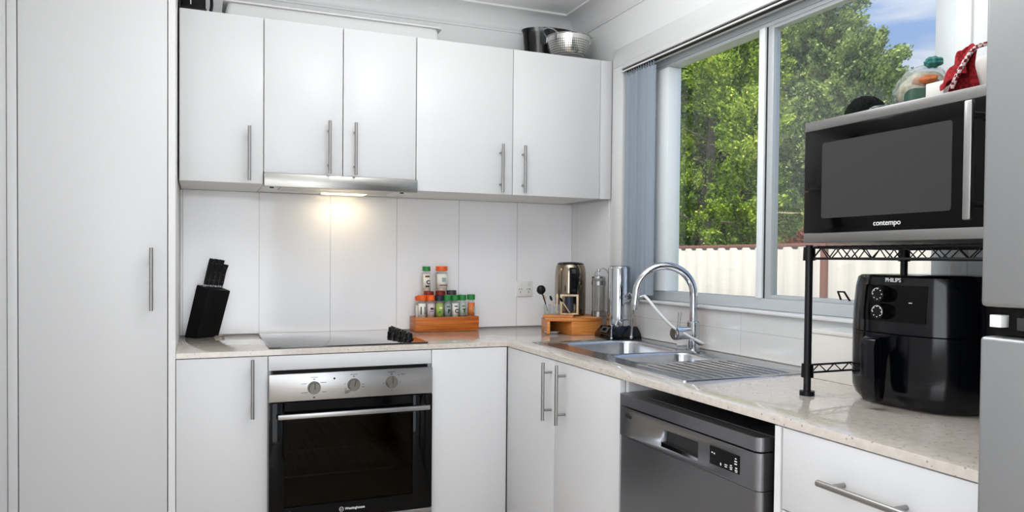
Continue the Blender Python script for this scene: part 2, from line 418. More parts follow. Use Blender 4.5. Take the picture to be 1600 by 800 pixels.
# vertical blind, drawn to the left
VB = thing('vertical_blind', 'grey vertical blind stacked at the left end of the window', 'blind', (-.01, -.6, 1.06))
g = G(); g.box(-.018, .02, -2.028, -.495, 2.052, 2.073, .002); g.box(-.03, .02, -2.028, -.495, 2.0415, 2.051, .002); g.box(-.026, -.02, -2.028, -.495, 2.0275, 2.033); g.box(.015, .02, -2.028, -.495, 2.0275, 2.0415); part('headrail', g, 'trim_white', VB, 'white head rail')
g = G(); g.box(-.02, .0145, -2.027, -.496, 2.033, 2.041); part('track_slot', g, 'gap_dark', VB, 'dark slot under the head rail')
for k in range(11):
    y = -.53-.0185*k
    g = G()
    tw = (.0, .5, -.35, .6, .1, -.45, .4, -.3, .55, -.1, .4)[k]; c_, s_ = math.cos(.95+tw), math.sin(.95+tw)
    pts = []
    for i in range(7):
        u = i/6-.5; px, py = .029*u, .003*math.cos(u*PI)
        pts.append((-.006+px*c_+py*s_, y-px*s_+py*c_))
    loop0 = [(x, yy, 1.062) for x, yy in pts]+[(x+.0008, yy+.001, 1.062) for x, yy in pts[::-1]]
    loop1 = [(x, yy, 2.012) for x, yy, _ in loop0]
    g.loft([loop0, loop1]); g.box(-.008, -.004, y-.003, y+.003, 2.01, 2.03)
    part('slat', g, 'blind_grey', VB)

# ------------------------------------------------------------------ bar handles
def vhandle_y(x, z0, z1, yf, parent, r=.006, off=.034):
    """vertical bar on a door whose front is the plane y=yf facing -Y"""
    g = G(); y = yf-off
    g.cyl((x, y, z0), (x, y, z1), r, seg=14)
    for z in (z0+.035, z1-.035): g.cyl((x, y, z), (x, yf, z), .0045, seg=10)
    return part('handle', g, 'handle_steel', parent, 'brushed steel bar handle')
def vhandle_x(y, z0, z1, xf, parent, r=.006, off=.034):
    g = G(); x = xf-off
    g.cyl((x, y, z0), (x, y, z1), r, seg=14)
    for z in (z0+.035, z1-.035): g.cyl((x, y, z), (xf, y, z), .0045, seg=10)
    return part('handle', g, 'handle_steel', parent, 'brushed steel bar handle')
def hhandle_x(y0, y1, z, xf, parent, r=.0065, off=.036):
    g = G(); x = xf-off
    g.cyl((x, y0, z), (x, y1, z), r, seg=14)
    d = .03 if y1 > y0 else -.03
    for y in (y0+d, y1-d): g.cyl((x, y, z), (xf, y, z), .005, seg=10)
    return part('handle', g, 'handle_steel', parent, 'brushed steel bar handle')
def carcass_y(x0, x1, y0, y1, z0, z1, parent, top=True, name='carcass', th=.016):
    """open-fronted box (front at y0)"""
    g = G()
    g.box(x0, x0+th, y0, y1, z0, z1); g.box(x1-th, x1, y0, y1, z0, z1)
    g.box(x0+th, x1-th, y0, y1, z0, z0+th); g.box(x0+th, x1-th, y1-.006, y1, z0+th, z1)
    if top: g.box(x0+th, x1-th, y0, y1-.006, z1-th, z1)
    return part(name, g, 'carcass_white', parent)

# ------------------------------------------------------------------ tall pantry on the left
P = thing('pantry_cupboard', 'tall white pantry cupboard with a single full-height door at the left end', 'cupboard', (-2.05, -.3, 0))
g = G(); g.box(-2.2645, -2.2465, -.578, -.002, .1, 2.26); g.box(-1.8326, -1.8107, -.6, -.002, 0, 2.3)
g.box(-2.2465, -1.8326, -.578, -.002, .1, .118); g.box(-2.2465, -1.8326, -.578, -.002, 2.24, 2.26); g.box(-2.2465, -1.8326, -.012, -.002, .118, 2.24)
part('carcass', g, 'carcass_white', P)
g = G(); g.box(-2.291, -2.2645, -.597, -.55, 0, 2.3, .0008); part('filler_strip', g, 'door_white', P)
g = G(); g.box(-2.2645, -1.8326, -.53, -.515, .0, .1); part('kickboard', g, 'door_white', P)
g = G(); g.box(-2.261, -1.8355, -.6, -.58, .105, 2.27, .0012); d = part('door', g, 'door_white', P)
vhandle_y(-1.8826, 1.0266, 1.234, -.6, d)

# ------------------------------------------------------------------ wall cabinets
UD = -.3766; UZ0, UZ1 = 1.4835, 2.108
def wall_cab(x0, x1, zb, doors, label, zc=None):
    U = thing('wall_cabinet', label, 'cabinet', ((x0+x1)/2, -.18, UZ0), 'white wall cabinets')
    carcass_y(x0, x1, UD+.0185, -.002, zc or UZ0, UZ1, U)
    for (a, b_, hx, h0, h1) in doors:
        g = G(); g.box(a+.0016, b_-.0016, UD, UD+.018, zb, UZ1-.001, .0012)
        dd = part('door', g, 'door_white', U)
        vhandle_y(hx, h0, h1, UD, dd)
    return U
wall_cab(-1.8050, -1.5116, UZ0, [(-1.805, -1.5116, -1.5643, 1.4915, 1.6935)], 'single-door white wall cabinet next to the tall pantry')
wall_cab(-1.5112, -.9168, 1.527, [(-1.5112, -1.2137, -1.2695, 1.5325, 1.7355), (-1.2137, -.9168, -1.1683, 1.5315, 1.7357)], 'two-door white wall cabinet directly above the range hood', 1.535)
U3 = wall_cab(-.9164, -.0592, UZ0, [(-.9164, -.488, -.546, 1.4904, 1.6938), (-.488, -.0592, -.4424, 1.4907, 1.6939)], 'wide two-door white wall cabinet between the range hood and the window wall')
g = G(); g.box(-.0585, -.001, UD+.0005, UD+.0185, UZ0, UZ1-.001, .0008); part('filler_strip', g, 'door_white', U3)

# range hood
H = thing('range_hood', 'slim stainless steel slide-out range hood lit underneath', 'range hood', (-1.212, -.2, 1.478))
g = G(); g.box(-1.509, -.919, -.3575, -.01, 1.484, 1.533, .002); part('body', g, 'white_plastic', H)
g = G(); g.box(-1.5108, -.9132, -.3905, -.3655, 1.4745, 1.5255, .002); part('front_bar', g, 'steel_hood', H)
g = G(); g.box(-1.5, -.925, -.3655, -.3575, 1.477, 1.49); part('slide_tray', g, 'carcass_white', H)
g = G(); g.box(-1.44, -.99, -.345, -.16, 1.479, 1.484, .001); f = part('filter_panel', g, 'steel_hood', H)
g = G(); g.box(-1.25, -1.07, -.15, -.06, 1.479, 1.484, .001); part('lamp_lens', g, 'lamp_on', H, 'warm lit lamp lens')
for x in (-1.475, -.955):
    g = G(); g.cyl((x, -.3, 1.484), (x, -.3, 1.476), .008, seg=12); part('button', g, 'black_plastic', H)

# ------------------------------------------------------------------ base cabinets
ZB = .8605; ZW = .8792
def base_door_y(x0, x1, z0, z1, parent, yf=-.598, name='door'):
    g = G(); g.box(x0+.0016, x1-.0016, yf, yf+.018, z0, z1, .0012); return part(name, g, 'door_white', parent)
def base_door_x(y0, y1, z0, z1, parent, xf=-.598, name='door'):
    g = G(); g.box(xf, xf+.018, y0+.0016, y1-.0016, z0, z1, .0012); return part(name, g, 'door_white', parent)
B1 = thing('base_cabinet', 'narrow white base cabinet between the pantry and the oven', 'cabinet', (-1.66, -.3, 0), 'white base cabinets')
carcass_y(-1.8100, -1.5130, -.579, -.002, .1, ZB-.003, B1)
d = base_door_y(-1.8100, -1.5120, .105, ZB-.003, B1); vhandle_y(-1.5653, .6454, .851, -.598, d)
g = G(); g.box(-1.81, -1.513, -.54, -.525, 0, .1); part('kickboard', g, 'door_white', B1)
# oven housing
B2 = thing('oven_cabinet', 'white oven housing cabinet with a plain panel over the oven', 'cabinet', (-1.21, -.3, 0))
g = G(); g.box(-1.5125, -1.5, -.579, -.002, .1, ZB-.003); g.box(-.924, -.9115, -.579, -.002, .1, ZB-.003); g.box(-1.5, -.924, -.579, -.002, .1, .116)
part('carcass', g, 'carcass_white', B2)
g = G(); g.box(-1.51, -.9135, -.598, -.58, .805, ZB-.003, .0012); part('top_panel', g, 'door_white', B2)
g = G(); g.box(-1.51, -.9135, -.598, -.58, .105, .225, .0012); part('bottom_panel', g, 'door_white', B2)
g = G(); g.box(-1.5125, -.9115, -.54, -.525, 0, .1); part('kickboard', g, 'door_white', B2)
# corner + sink cabinet
B3 = thing('corner_base_cabinet', 'white corner base cabinet with a blank panel right of the oven', 'cabinet', (-.75, -.3, 0), 'white base cabinets')
g = G(); g.box(-.911, -.895, -.579, -.002, .1, ZB-.003); g.box(-.895, -.57, -.579, -.002, .1, .116); g.box(-.895, -.57, -.01, -.002, .116, ZB-.003)
part('carcass', g, 'carcass_white', B3)
g = G(); g.box(-.9105, -.5995, -.598, -.58, .105, ZB-.003, .0012); part('blank_panel', g, 'door_white', B3)
g = G(); g.box(-.911, -.54, -.54, -.525, 0, .1); part('kickboard', g, 'door_white', B3)
B4 = thing('sink_cabinet', 'white two-door base cabinet under the sink', 'cabinet', (-.3, -1.03, 0), 'white base cabinets')
g = G(); g.box(-.579, -.008, -1.465, -1.449, .1, ZB-.003); g.box(-.579, -.008, -1.449, -.58, .1, .116); g.box(-.014, -.008, -1.449, -.58, .116, .6)
part('carcass', g, 'carcass_white', B4)
d = base_door_x(-1.0225, -.602, .105, ZB-.003, B4); vhandle_x(-.9985, .6479, .8491, -.598, d)
d = base_door_x(-1.4505, -1.0225, .105, ZB-.003, B4); vhandle_x(-1.1024, .6523, .8523, -.598, d)
g = G(); g.box(-.54, -.525, -1.465, -.541, 0, .1); part('kickboard', g, 'door_white', B4)
# dishwasher-side panel + drawers
B5 = thing('drawer_cabinet', 'white drawer cabinet between the dishwasher and the fridge', 'cabinet', (-.3, -2.32, 0), 'white base cabinets')
g = G(); g.box(-.598, -.008, -2.0905, -2.0735, 0, ZB-.003); g.box(-.579, -.008, -2.56, -2.544, .1, ZB-.003); g.box(-.579, -.008, -2.544, -2.0905, .1, .116); g.box(-.014, -.008, -2.544, -2.0905, .116, ZB-.003)
part('carcass', g, 'carcass_white', B5)
for z0, z1 in ((.686, ZB-.003), (.4, .683), (.105, .397)):
    d = base_door_x(-2.56, -2.0945, z0, z1, B5, name='drawer')
    hhandle_x(-2.226, -2.42, (z0+z1)/2+.009, -.598, d)
g = G(); g.box(-.54, -.525, -2.56, -2.0905, 0, .1); part('kickboard', g, 'door_white', B5)

# ------------------------------------------------------------------ worktop (L-shaped slab with a sink cut-out)
SX0, SX1, SY0, SY1 = -.526, -.036, -1.657, -.672       # sink rim
g = G()
xs = [-1.8098, -.6, SX0+.012, SX1-.012, -.001]; ys = [-2.56, SY0+.012, SY1-.012, -.6, -.001]
def filled(i, j):
    cx = (xs[i]+xs[i+1])/2; cy = (ys[j]+ys[j+1])/2
    if cx < -.6 and cy < -.6: return False
    if SX0 < cx < SX1 and SY0 < cy < SY1: return False
    return True
VV = {}
def vv(i, j, k):
    if (i, j, k) not in VV: VV[(i, j, k)] = g.bm.verts.new((xs[i], ys[j], (ZB, ZW)[k]))
    return VV[(i, j, k)]
for i in range(4):
    for j in range(4):
        if not filled(i, j): continue
        g.bm.faces.new((vv(i, j, 1), vv(i+1, j, 1), vv(i+1, j+1, 1), vv(i, j+1, 1)))
        g.bm.faces.new((vv(i, j, 0), vv(i, j+1, 0), vv(i+1, j+1, 0), vv(i+1, j, 0)))
        for di, dj, a, b_ in ((-1, 0, (i, j+1), (i, j)), (1, 0, (i+1, j), (i+1, j+1)), (0, -1, (i, j), (i+1, j)), (0, 1, (i+1, j+1), (i, j+1))):
            ii, jj = i+di, j+dj
            if 0 <= ii < 4 and 0 <= jj < 4 and filled(ii, jj): continue
            g.bm.faces.new((vv(*a, 0), vv(*b_, 0), vv(*b_, 1), vv(*a, 1)))
es = [e for e in g.bm.edges if len(e.link_faces) == 2 and abs(e.link_faces[0].normal.dot(e.link_faces[1].normal)) < .5 and all(v.co.z > ZB+.001 for v in e.verts)]
g.bm.normal_update()
es = [e for e in g.bm.edges if len(e.link_faces) == 2 and e.calc_face_angle(0) > 1 and all(v.co.z > ZB+.001 for v in e.verts)]
bmesh.ops.bevel(g.bm, geom=es, offset=.0015, segments=2, affect='EDGES', profile=.5)
single('worktop', g, 'stone', 'L-shaped speckled beige stone worktop running along both walls', 'worktop', (-.6, -.6, ZB))

# ------------------------------------------------------------------ sink
def rrect(x0, x1, y0, y1, r, z, n=6):
    pts = []
    for cx, cy, a0 in ((x1-r, y1-r, 0), (x0+r, y1-r, PI/2), (x0+r, y0+r, PI), (x1-r, y0+r, 3*PI/2)):
        for k in range(n+1):
            a = a0+k/n*PI/2; pts.append((cx+r*math.cos(a), cy+r*math.sin(a), z))
    return pts
SK = thing('kitchen_sink', 'stainless steel double-bowl sink with ribbed drainer set in the worktop', 'sink', (-.28, -1.165, ZW))
g = G(); zr = ZW+.0035; zd = ZW+.0012
bowls = [(-.43, -.105, -1.085, -.725, .06, .17), (-.44, -.13, -1.315, -1.115, .05, .13)]
def edge_loop(vs): return [g.bm.edges.get((vs[i], vs[(i+1) % len(vs)])) or g.bm.edges.new((vs[i], vs[(i+1) % len(vs)])) for i in range(len(vs))]
o0 = g.ring(rrect(SX0, SX1, SY0, SY1, .008, ZW+.0002, 4)); o1 = g.ring(rrect(SX0+.002, SX1-.002, SY0+.002, SY1-.002, .008, zr, 4)); o2 = g.ring(rrect(SX0+.012, SX1-.012, SY0+.012, SY1-.012, .01, zr, 4)); o3 = g.ring(rrect(SX0+.018, SX1-.018, SY0+.018, SY1-.018, .012, zd, 4))
g.bridge(o0, o1); g.bridge(o1, o2); g.bridge(o2, o3)
E_ = edge_loop(o3)
rings = []
for (x0, x1, y0, y1, r, dep) in bowls:
    a = g.ring(rrect(x0, x1, y0, y1, r, zd)); rings.append((a, x0, x1, y0, y1, r, dep)); E_ += edge_loop(a)
bmesh.ops.triangle_fill(g.bm, use_beauty=True, use_dissolve=False, edges=E_)
for (a, x0, x1, y0, y1, r, dep) in rings:
    prev = a
    for (ins, dz, rr) in ((.003, .003, r-.003), (.005, .01, r-.005), (.012, dep-.03, r-.01), (.02, dep-.01, r-.016), (.04, dep, r-.03)):
        b_ = g.ring(rrect(x0+ins, x1-ins, y0+ins, y1-ins, max(rr, .008), zd-dz)); g.bridge(prev, b_); prev = b_
    g.bm.faces.new(prev)
part('basin', g, 'steel_sink', SK, angle=50)
g = G()
for k in range(11):
    x = -.47+.034*k
    g.tube([(x, -1.345, zd-.001), (x, -1.352, zd+.0012), (x, -1.62, zd+.0012), (x, -1.628, zd-.001)], .0022, 8)
part('drainer_ribs', g, 'steel_sink', SK)
for (x0, x1, y0, y1, r, dep) in bowls:
    g = G(); cx, cy = (x0+x1)/2, (y0+y1)/2
    g.lathe([(.042, 0), (.04, .002), (.03, .0005), (.004, .0005)], (cx, cy, zd-dep+.0005), 24); part('drain', g, 'chrome', SK)

# ------------------------------------------------------------------ mixer tap
TB = Vector((-.065, -1.08, zd)); TD = Vector((-.927, .376, 0)).normalized(); TN = Vector((-.376, -.927, 0))
def tp(d, z, n=0): return TB*1+TD*d+TN*n+Vector((0, 0, z-TB.z))
F = thing('mixer_tap', 'chrome gooseneck mixer tap behind the sink bowls', 'tap', TB)
g = G(); g.lathe([(.027, 0), (.027, .006), (.0225, .009), (.0225, .102), (.019, .106), (.0142, .108)], TB, 32); part('body', g, 'chrome', F)
pts = [tp(0, .985), tp(0, 1.03), tp(0, 1.075)]
for k in range(1, 17):
    a = PI-k/16*PI; pts.append(tp(.105+.105*math.cos(a), 1.082+.105*math.sin(a)))
pts += [tp(.2125, 1.06), tp(.214, 1.045)]
g = G(); g.tube(pts, .0142, 20); part('spout', g, 'chrome', F)
g = G(); g.cyl(tp(.2138, 1.05), tp(.2155, 1.026), .0135, .0115, 18); g.cyl(tp(.205, 1.07), tp(.18, 1.076), .007, seg=12); part('diverter', g, 'chrome', F)
g = G(); c0 = tp(.012, .944, .0); c1 = tp(.066, .944, .03); g.tube([c0, c1, tp(.076, .944, .0355), tp(.0768, .944, .0357)], [.0215, .0245, .024, .016], 28); part('mixer_cartridge', g, 'chrome', F)
g = G(); g.cyl(tp(.0766, .944, .0357), tp(.0782, .944, .0366), .0236, .0232, 28); part('mixer_cap', g, 'knob_grey', F)
g = G(); g.tube([tp(.058, .958, .024), tp(.059, .98, .024), tp(.055, 1.02, .024)], [.0055, .005, .0068], 12); part('lever', g, 'chrome', F)
def catmull(P, n=8):
    P = [Vector(p) for p in P]; Q = [P[0]]+P+[P[-1]]; out = []
    for i in range(1, len(Q)-2):
        for k in range(n):
            t_ = k/n
            out.append(.5*((2*Q[i])+(Q[i+1]-Q[i-1])*t_+(2*Q[i-1]-5*Q[i]+4*Q[i+1]-Q[i+2])*t_**2+(3*Q[i]-Q[i-1]-3*Q[i+1]+Q[i+2])*t_**3))
    out.append(P[-1]); return out

# ------------------------------------------------------------------ bench-top water filter + hose
WF = thing('water_filter', 'chrome cylinder bench-top water filter on a black base in the corner by the window', 'water filter', (-.1, -.62, ZW+.0003))
z0 = ZW+.0003
g = G()
g.loft([[(-.178, -.69, z0), (-.03, -.69, z0), (-.03, -.55, z0), (-.178, -.55, z0)],
        [(-.176, -.69, z0+.02), (-.032, -.69, z0+.02), (-.032, -.55, z0+.02), (-.176, -.55, z0+.02)],
        [(-.15, -.68, z0+.052), (-.045, -.68, z0+.052), (-.045, -.56, z0+.052), (-.15, -.56, z0+.052)]])
es = list(g.bm.edges); bmesh.ops.bevel(g.bm, geom=es, offset=.004, segments=2, affect='EDGES', profile=.5)
part('base', g, 'black_gloss', WF)
g = G(); c = Vector((-.1665, -.62, z0+.037)); nrm = Vector((-.032, 0, .026)).normalized(); tv = Vector((.026, 0, .032)).normalized()
g.obox(c, tv*.014, Vector((0, .03, 0)), nrm*.0015); sc = part('display', g, 'knob_grey', WF, 'grey display panel')
g = G(); g.obox(c+nrm*.002, tv*.007, Vector((0, .012, 0)), nrm*.0008); part('screen', g, 'black_glass', sc)
g = G(); g.lathe([(.04, .05), (.05, .054), (.051, .078), (.047, .082), (.0465, .29), (.044, .3), (.036, .304), (.001, .305)], (-.1, -.62, z0), 40); part('canister', g, 'chrome', WF)
g = G(); g.tube(catmull([(-.098, -.668, z0+.175), (-.095, -.70, z0+.19), (-.096, -.722, z0+.17), (-.099, -.728, z0+.12), (-.105, -.73, z0+.04), (-.107, -.73, z0+.018)], 6), .004, 10)
g.sphere((-.107, -.73, z0+.014), .0075, 12); part('outlet_pipe', g, 'chrome', WF)
g = G(); g.tube(catmull([(-.15, -.64, z0+.062), (-.158, -.66, z0+.052), (-.17, -.68, z0+.036), (-.182, -.70, z0+.012)], 5), .003, 8); g.sphere((-.183, -.702, z0+.009), .006, 12); part('probe', g, 'chrome', WF)
HP = [tp(.182, 1.078, .004), tp(.168, 1.062, .02), tp(.13, 1.014, .034), tp(.09, .972, .04), tp(.05, .948, .042), tp(.008, .925, .042), tp(-.023, .909, .036), tp(-.03, .903, .0), tp(0.0, .896, -.034), tp(.05, .893, -.038)]
g = G(); g.tube(catmull(HP, 8), .0052, 10); single('filter_hose', g, 'hose_white', 'thin white hose hanging from the tap spout and looping round its base', 'hose', HP[-1])

# ------------------------------------------------------------------ oven
O = thing('oven', 'built-in stainless steel and black glass oven', 'oven', (-1.212, -.3, .23))
OF = -.62
g = G(); g.box(-1.497, -.927, -.58, -.572, .235, .8); g.box(-1.497, -.927, -.06, -.05, .235, .8); g.box(-1.497, -1.485, -.572, -.06, .235, .8); g.box(-.939, -.927, -.572, -.06, .235, .8); g.box(-1.485, -.939, -.572, -.06, .235, .247); g.box(-1.485, -.939, -.572, -.06, .79, .8)
MATS['oven_enamel'] = mat('oven_enamel', srgb(150, 130, 105), .3)
# body front has the cavity mouth: rebuild the front plate as a frame
bm_del = [f for f in g.bm.faces]
g.bm.free(); g = G()
g.box(-1.497, -.927, -.06, -.05, .235, .8); g.box(-1.497, -1.47, -.58, -.06, .235, .8); g.box(-.954, -.927, -.58, -.06, .235, .8)
g.box(-1.47, -.954, -.58, -.06, .235, .3); g.box(-1.47, -.954, -.58, -.06, .66, .8)
part('body', g, 'oven_enamel', O)
g = G(); g.box(-1.495, -.929, -.6, -.582, .7948, .8035); part('gap_strip', g, 'black_matte', O)  # solid black strip put in the gap to make it dark
g = G(); g.box(-1.5098, -.9148, OF, -.5995, .6965, .794, .0015); cp = part('control_panel', g, 'steel', O)
for i, (x, z, a) in enumerate(((-1.3552, .7406, 0), (-1.2134, .7441, .25), (-1.073, .7458, 0))):
    g = G(); g.cyl((x, OF, z), (x, OF-.006, z), .0235, .0225, 28); g.cyl((x, OF-.006, z), (x, OF-.02, z), .0205, .019, 28)
    k = part('knob', g, 'knob_grey', cp)
    g = G(); s_, c_ = math.sin(a), math.cos(a)
    g.obox((x+.008*s_, OF-.0205, z+.008*c_), (.0012*c_, 0, -.0012*s_), (0, .0008, 0), (.011*s_, 0, .011*c_)); part('pointer', g, 'ink', k)
def dash(x, z, w, h=.0016):
    g = G(); g.box(x-w/2, x+w/2, OF-.0006, OF, z-h/2, z+h/2); part('marking', g, 'ink', cp)
for (x, z) in ((-1.3552, .7406), (-1.2134, .7441), (-1.073, .7458)):
    dash(x, z+.0375, .026); dash(x, z+.0305, .006, .003)
for dx, dz, w in ((-.036, .016, .018), (.033, .018, .02), (-.034, -.016, .024), (.036, -.016, .014)): dash(-1.3552+dx, .7406+dz, w)
dash(-1.3552, .7406-.034, .006, .005)
for dx, dz, w in ((-.033, .004, .004), (.034, 0, .009), (.034, -.009, .009), (-.03, -.014, .008), (-.022, -.021, .022), (-.022, -.025, .022), (-.026, -.029, .014)): dash(-1.2134+dx, .7441+dz, w)
for dx, dz, w in ((.028, .026, .008), (.042, .028, .014), (.032, 0, .004), (-.03, -.002, .004), (0, -.03, .004)): dash(-1.073+dx, .7458+dz, w)
g = G(); g.box(-1.287, -1.2805, OF-.001, OF, .7675, .774); part('indicator', g, 'black_glass', cp)
# door: black glass frame round a dark see-through window
g = G(); x0, x1, zz0, zz1 = -1.5098, -.9148, .262, .6925
wx0, wx1, wz0, wz1 = -1.4565, -.99, .318, .6265
g.box(x0, wx0, OF, -.5995, zz0, zz1, .001); g.box(wx1, x1, OF, -.5995, zz0, zz1, .001)
g.box(wx0, wx1, OF, -.5995, zz0, wz0); g.box(wx0, wx1, OF, -.5995, wz1, zz1)
dr = part('door', g, 'black_glass', O)
g = G(); g.box(wx0, wx1, OF+.001, OF+.005, wz0, wz1); part('window', g, 'oven_glass', dr, 'dark see-through oven window')
g = G(); g.box(-1.4826, -.9338, OF-.038, OF-.026, .6405, .6575, .002)
g.box(-1.472, -1.458, OF-.026, OF, .645, .6545); g.box(-.958, -.944, OF-.026, OF, .645, .6545); part('handle', g, 'steel', dr, 'steel bar handle')
text('brand_text', 'Westinghouse', .0125, (-1.2075, OF-.0006, .2925), 'Y-', 'white_print', dr, bold=.0002)
g = G()
ring = [(-1.2565+.0075*math.cos(2*PI*k/24), OF-.0008, .2925+.0075*math.sin(2*PI*k/24)) for k in range(25)]
g.tube(ring, .0008, 6); 
g.tube([(-1.2607, OF-.0008, .2955), (-1.259, OF-.0008, .2895), (-1.2565, OF-.0008, .2945), (-1.254, OF-.0008, .2895), (-1.2523, OF-.0008, .2955)], .0007, 6)
part('brand_emblem', g, 'white_print', dr)
g = G(); g.box(-1.5098, -.9148, OF, -.5995, .228, .2595, .001); part('bottom_trim', g, 'steel', O)
for z in (.405, .5):
    g = G(); g.box(-1.468, -.956, -.55, -.544, z, z+.005)
    for k in range(17): g.box(-1.46+.031*k, -1.457+.031*k, -.544, -.08, z, z+.003)
    g.box(-1.468, -.956, -.08, -.074, z, z+.005); part('rack', g, 'handle_steel', O)
for x in (-1.4695, -.9605):
    g = G()
    for z in (.36, .403, .45, .498, .545, .59): g.box(x, x+.006, -.5, -.1, z-.006, z-.001)
    part('rack_rails', g, 'handle_steel', O)

# ------------------------------------------------------------------ cooktop
CK = thing('cooktop', 'black ceramic glass cooktop over the oven with four knobs along its right side', 'cooktop', (-1.21, -.32, ZW))
zc0 = ZW+.0004; zc1 = ZW+.0058
g = G(); g.prism([p[:2] for p in rrect(-1.506, -.917, -.573, -.05, .006, 0, 3)], zc0, zc1, .001); part('glass', g, 'cooktop_glass', CK)
for y in (-.14, -.23, -.32, -.41):
    g = G(); g.lathe([(.02, 0), (.02, .005), (.0165, .007), (.0155, .022), (.014, .025), (.001, .0255)], (-.965, y-.045, zc1), 24)
    g.box(-.9675, -.9625, y-.045-.014, y-.045+.014, zc1+.018, zc1+.029, .001); part('knob', g, 'black_plastic', CK)

# ------------------------------------------------------------------ dishwasher
D = thing('dishwasher', 'stainless steel dishwasher standing under the worktop with its black gap above', 'dishwasher', (-.32, -1.76, 0))
def dwloop(xf, y0, y1, z, xb=-.58, r=.016):
    pts = [(xb, y1, z)]
    for k in range(6): a = PI/2+k/5*PI/2; pts.append((xf+r+r*math.cos(a), y1-r+r*math.sin(a), z))
    for k in range(6): a = PI+k/5*PI/2; pts.append((xf+r+r*math.cos(a), y0+r+r*math.sin(a), z))
    pts.append((xb, y0, z)); return pts
g = G(); g.box(-.58, -.04, -2.05, -1.475, .02, .823, .003); part('body', g, 'black_matte', D)
g = G(); g.loft([dwloop(-.62, -2.05, -1.4735, .7945), dwloop(-.62, -2.05, -1.4735, .825)]); g.box(-.58, -.05, -2.05, -1.4735, .8232, .826); part('top_lid', g, 'steel_dark', D)
# fascia with a recessed grip
g = G(); zf0, zf1 = .7085, .7905
L = [dwloop(-.62, -2.05, -1.4735, zf0), dwloop(-.62, -2.05, -1.4735, zf1)]; g.loft(L)
fa = part('fascia', g, 'steel_dark', D)
cut = G(); cut.box(-.70, -.596, -1.8425, -1.6845, .7205, .7685)
cut_o = part('cutter', cut, 'black_matte', D)
md = fa.modifiers.new('cut', 'BOOLEAN'); md.object = cut_o; md.operation = 'DIFFERENCE'; md.solver = 'EXACT'
dg = bpy.context.evaluated_depsgraph_get(); me2 = bpy.data.meshes.new_from_object(fa.evaluated_get(dg)); fa.modifiers.clear(); fa.data = me2
bpy.data.objects.remove(cut_o)
g = G(); g.box(-.5975, -.596, -1.842, -1.685, .721, .768); part('grip_recess', g, 'window_grey', fa, 'recessed door grip')
g = G(); g.xprism([(-1.6855, .7205), (-1.842, .7205), (-1.842, .728), (-1.6855, .733)], -.618, -.599); part('grip_lip', g, 'chrome', fa)
g = G(); g.box(-.6212, -.6195, -1.9905, -1.888, .7302, .772); pn = part('display', g, 'black_glass', fa, 'black display with white symbols')
for y, z, w, h in ((-1.897, .758, .005, .0025), (-1.905, .757, .004, .003), (-1.928, .738, .003, .006), (-1.946, .741, .009, .0018), (-1.946, .7365, .008, .0018), (-1.9635, .744, .006, .0022), (-1.9635, .7395, .009, .0018), (-1.9635, .7355, .007, .002), (-1.981, .742, .006, .003), (-1.981, .737, .009, .002), (-1.981, .7335, .007, .0016), (-1.979, .763, .005, .002), (-1.979, .757, .008, .0025), (-1.979, .751, .008, .0025)):
    g = G(); g.box(-.6218, -.6211, y-w/2, y+w/2, z-h/2, z+h/2); part('symbol', g, 'white_print', pn)
text('brand_text', 'beko', .0155, (-.6206, -1.532, .7685), 'X-', 'ink', fa, bold=.0005)
g = G(); g.loft([dwloop(-.616, -2.048, -1.4745, .11), dwloop(-.616, -2.048, -1.4745, .7055)]); part('door', g, 'steel_dark', D)
g = G(); g.box(-.57, -.55, -2.048, -1.4745, .0, .105); part('kickboard', g, 'black_matte', D)

# ------------------------------------------------------------------ fridge
FR = thing('fridge', 'tall stainless steel fridge-freezer cropped by the right edge of the picture', 'fridge', (-.38, -2.9, 0))
g = G(); g.box(-.64, -.05, -3.245, -2.586, .02, 1.9, .006); part('body', g, 'window_grey', FR)
def fdoor(z0, z1):
    g = G(); g.box(-.7, -.645, -3.247, -2.583, z0, z1, .006, 3); return part('door', g, 'steel_fridge', FR)
fdoor(1.1445, 1.905); fdoor(.06, 1.102)
g = G(); g.box(-.675, -.642, -3.24, -2.588, 1.104, 1.1425); part('divider', g, 'black_matte', FR)
g = G(); g.box(-.693, -.675, -2.6085, -2.5925, 1.1155, 1.133, .001); part('hinge_cover', g, 'white_plastic', FR, 'small white block in the gap between the doors')
g = G(); g.box(-.688, -.675, -2.66, -2.627, 1.113, 1.131, .001); part('hinge', g, 'window_grey', FR)
for x in (-.6, -.12):
    for y in (-3.2, -2.63):
        g = G(); g.cyl((x, y, 0), (x, y, .022), .02); part('foot', g, 'black_plastic', FR)

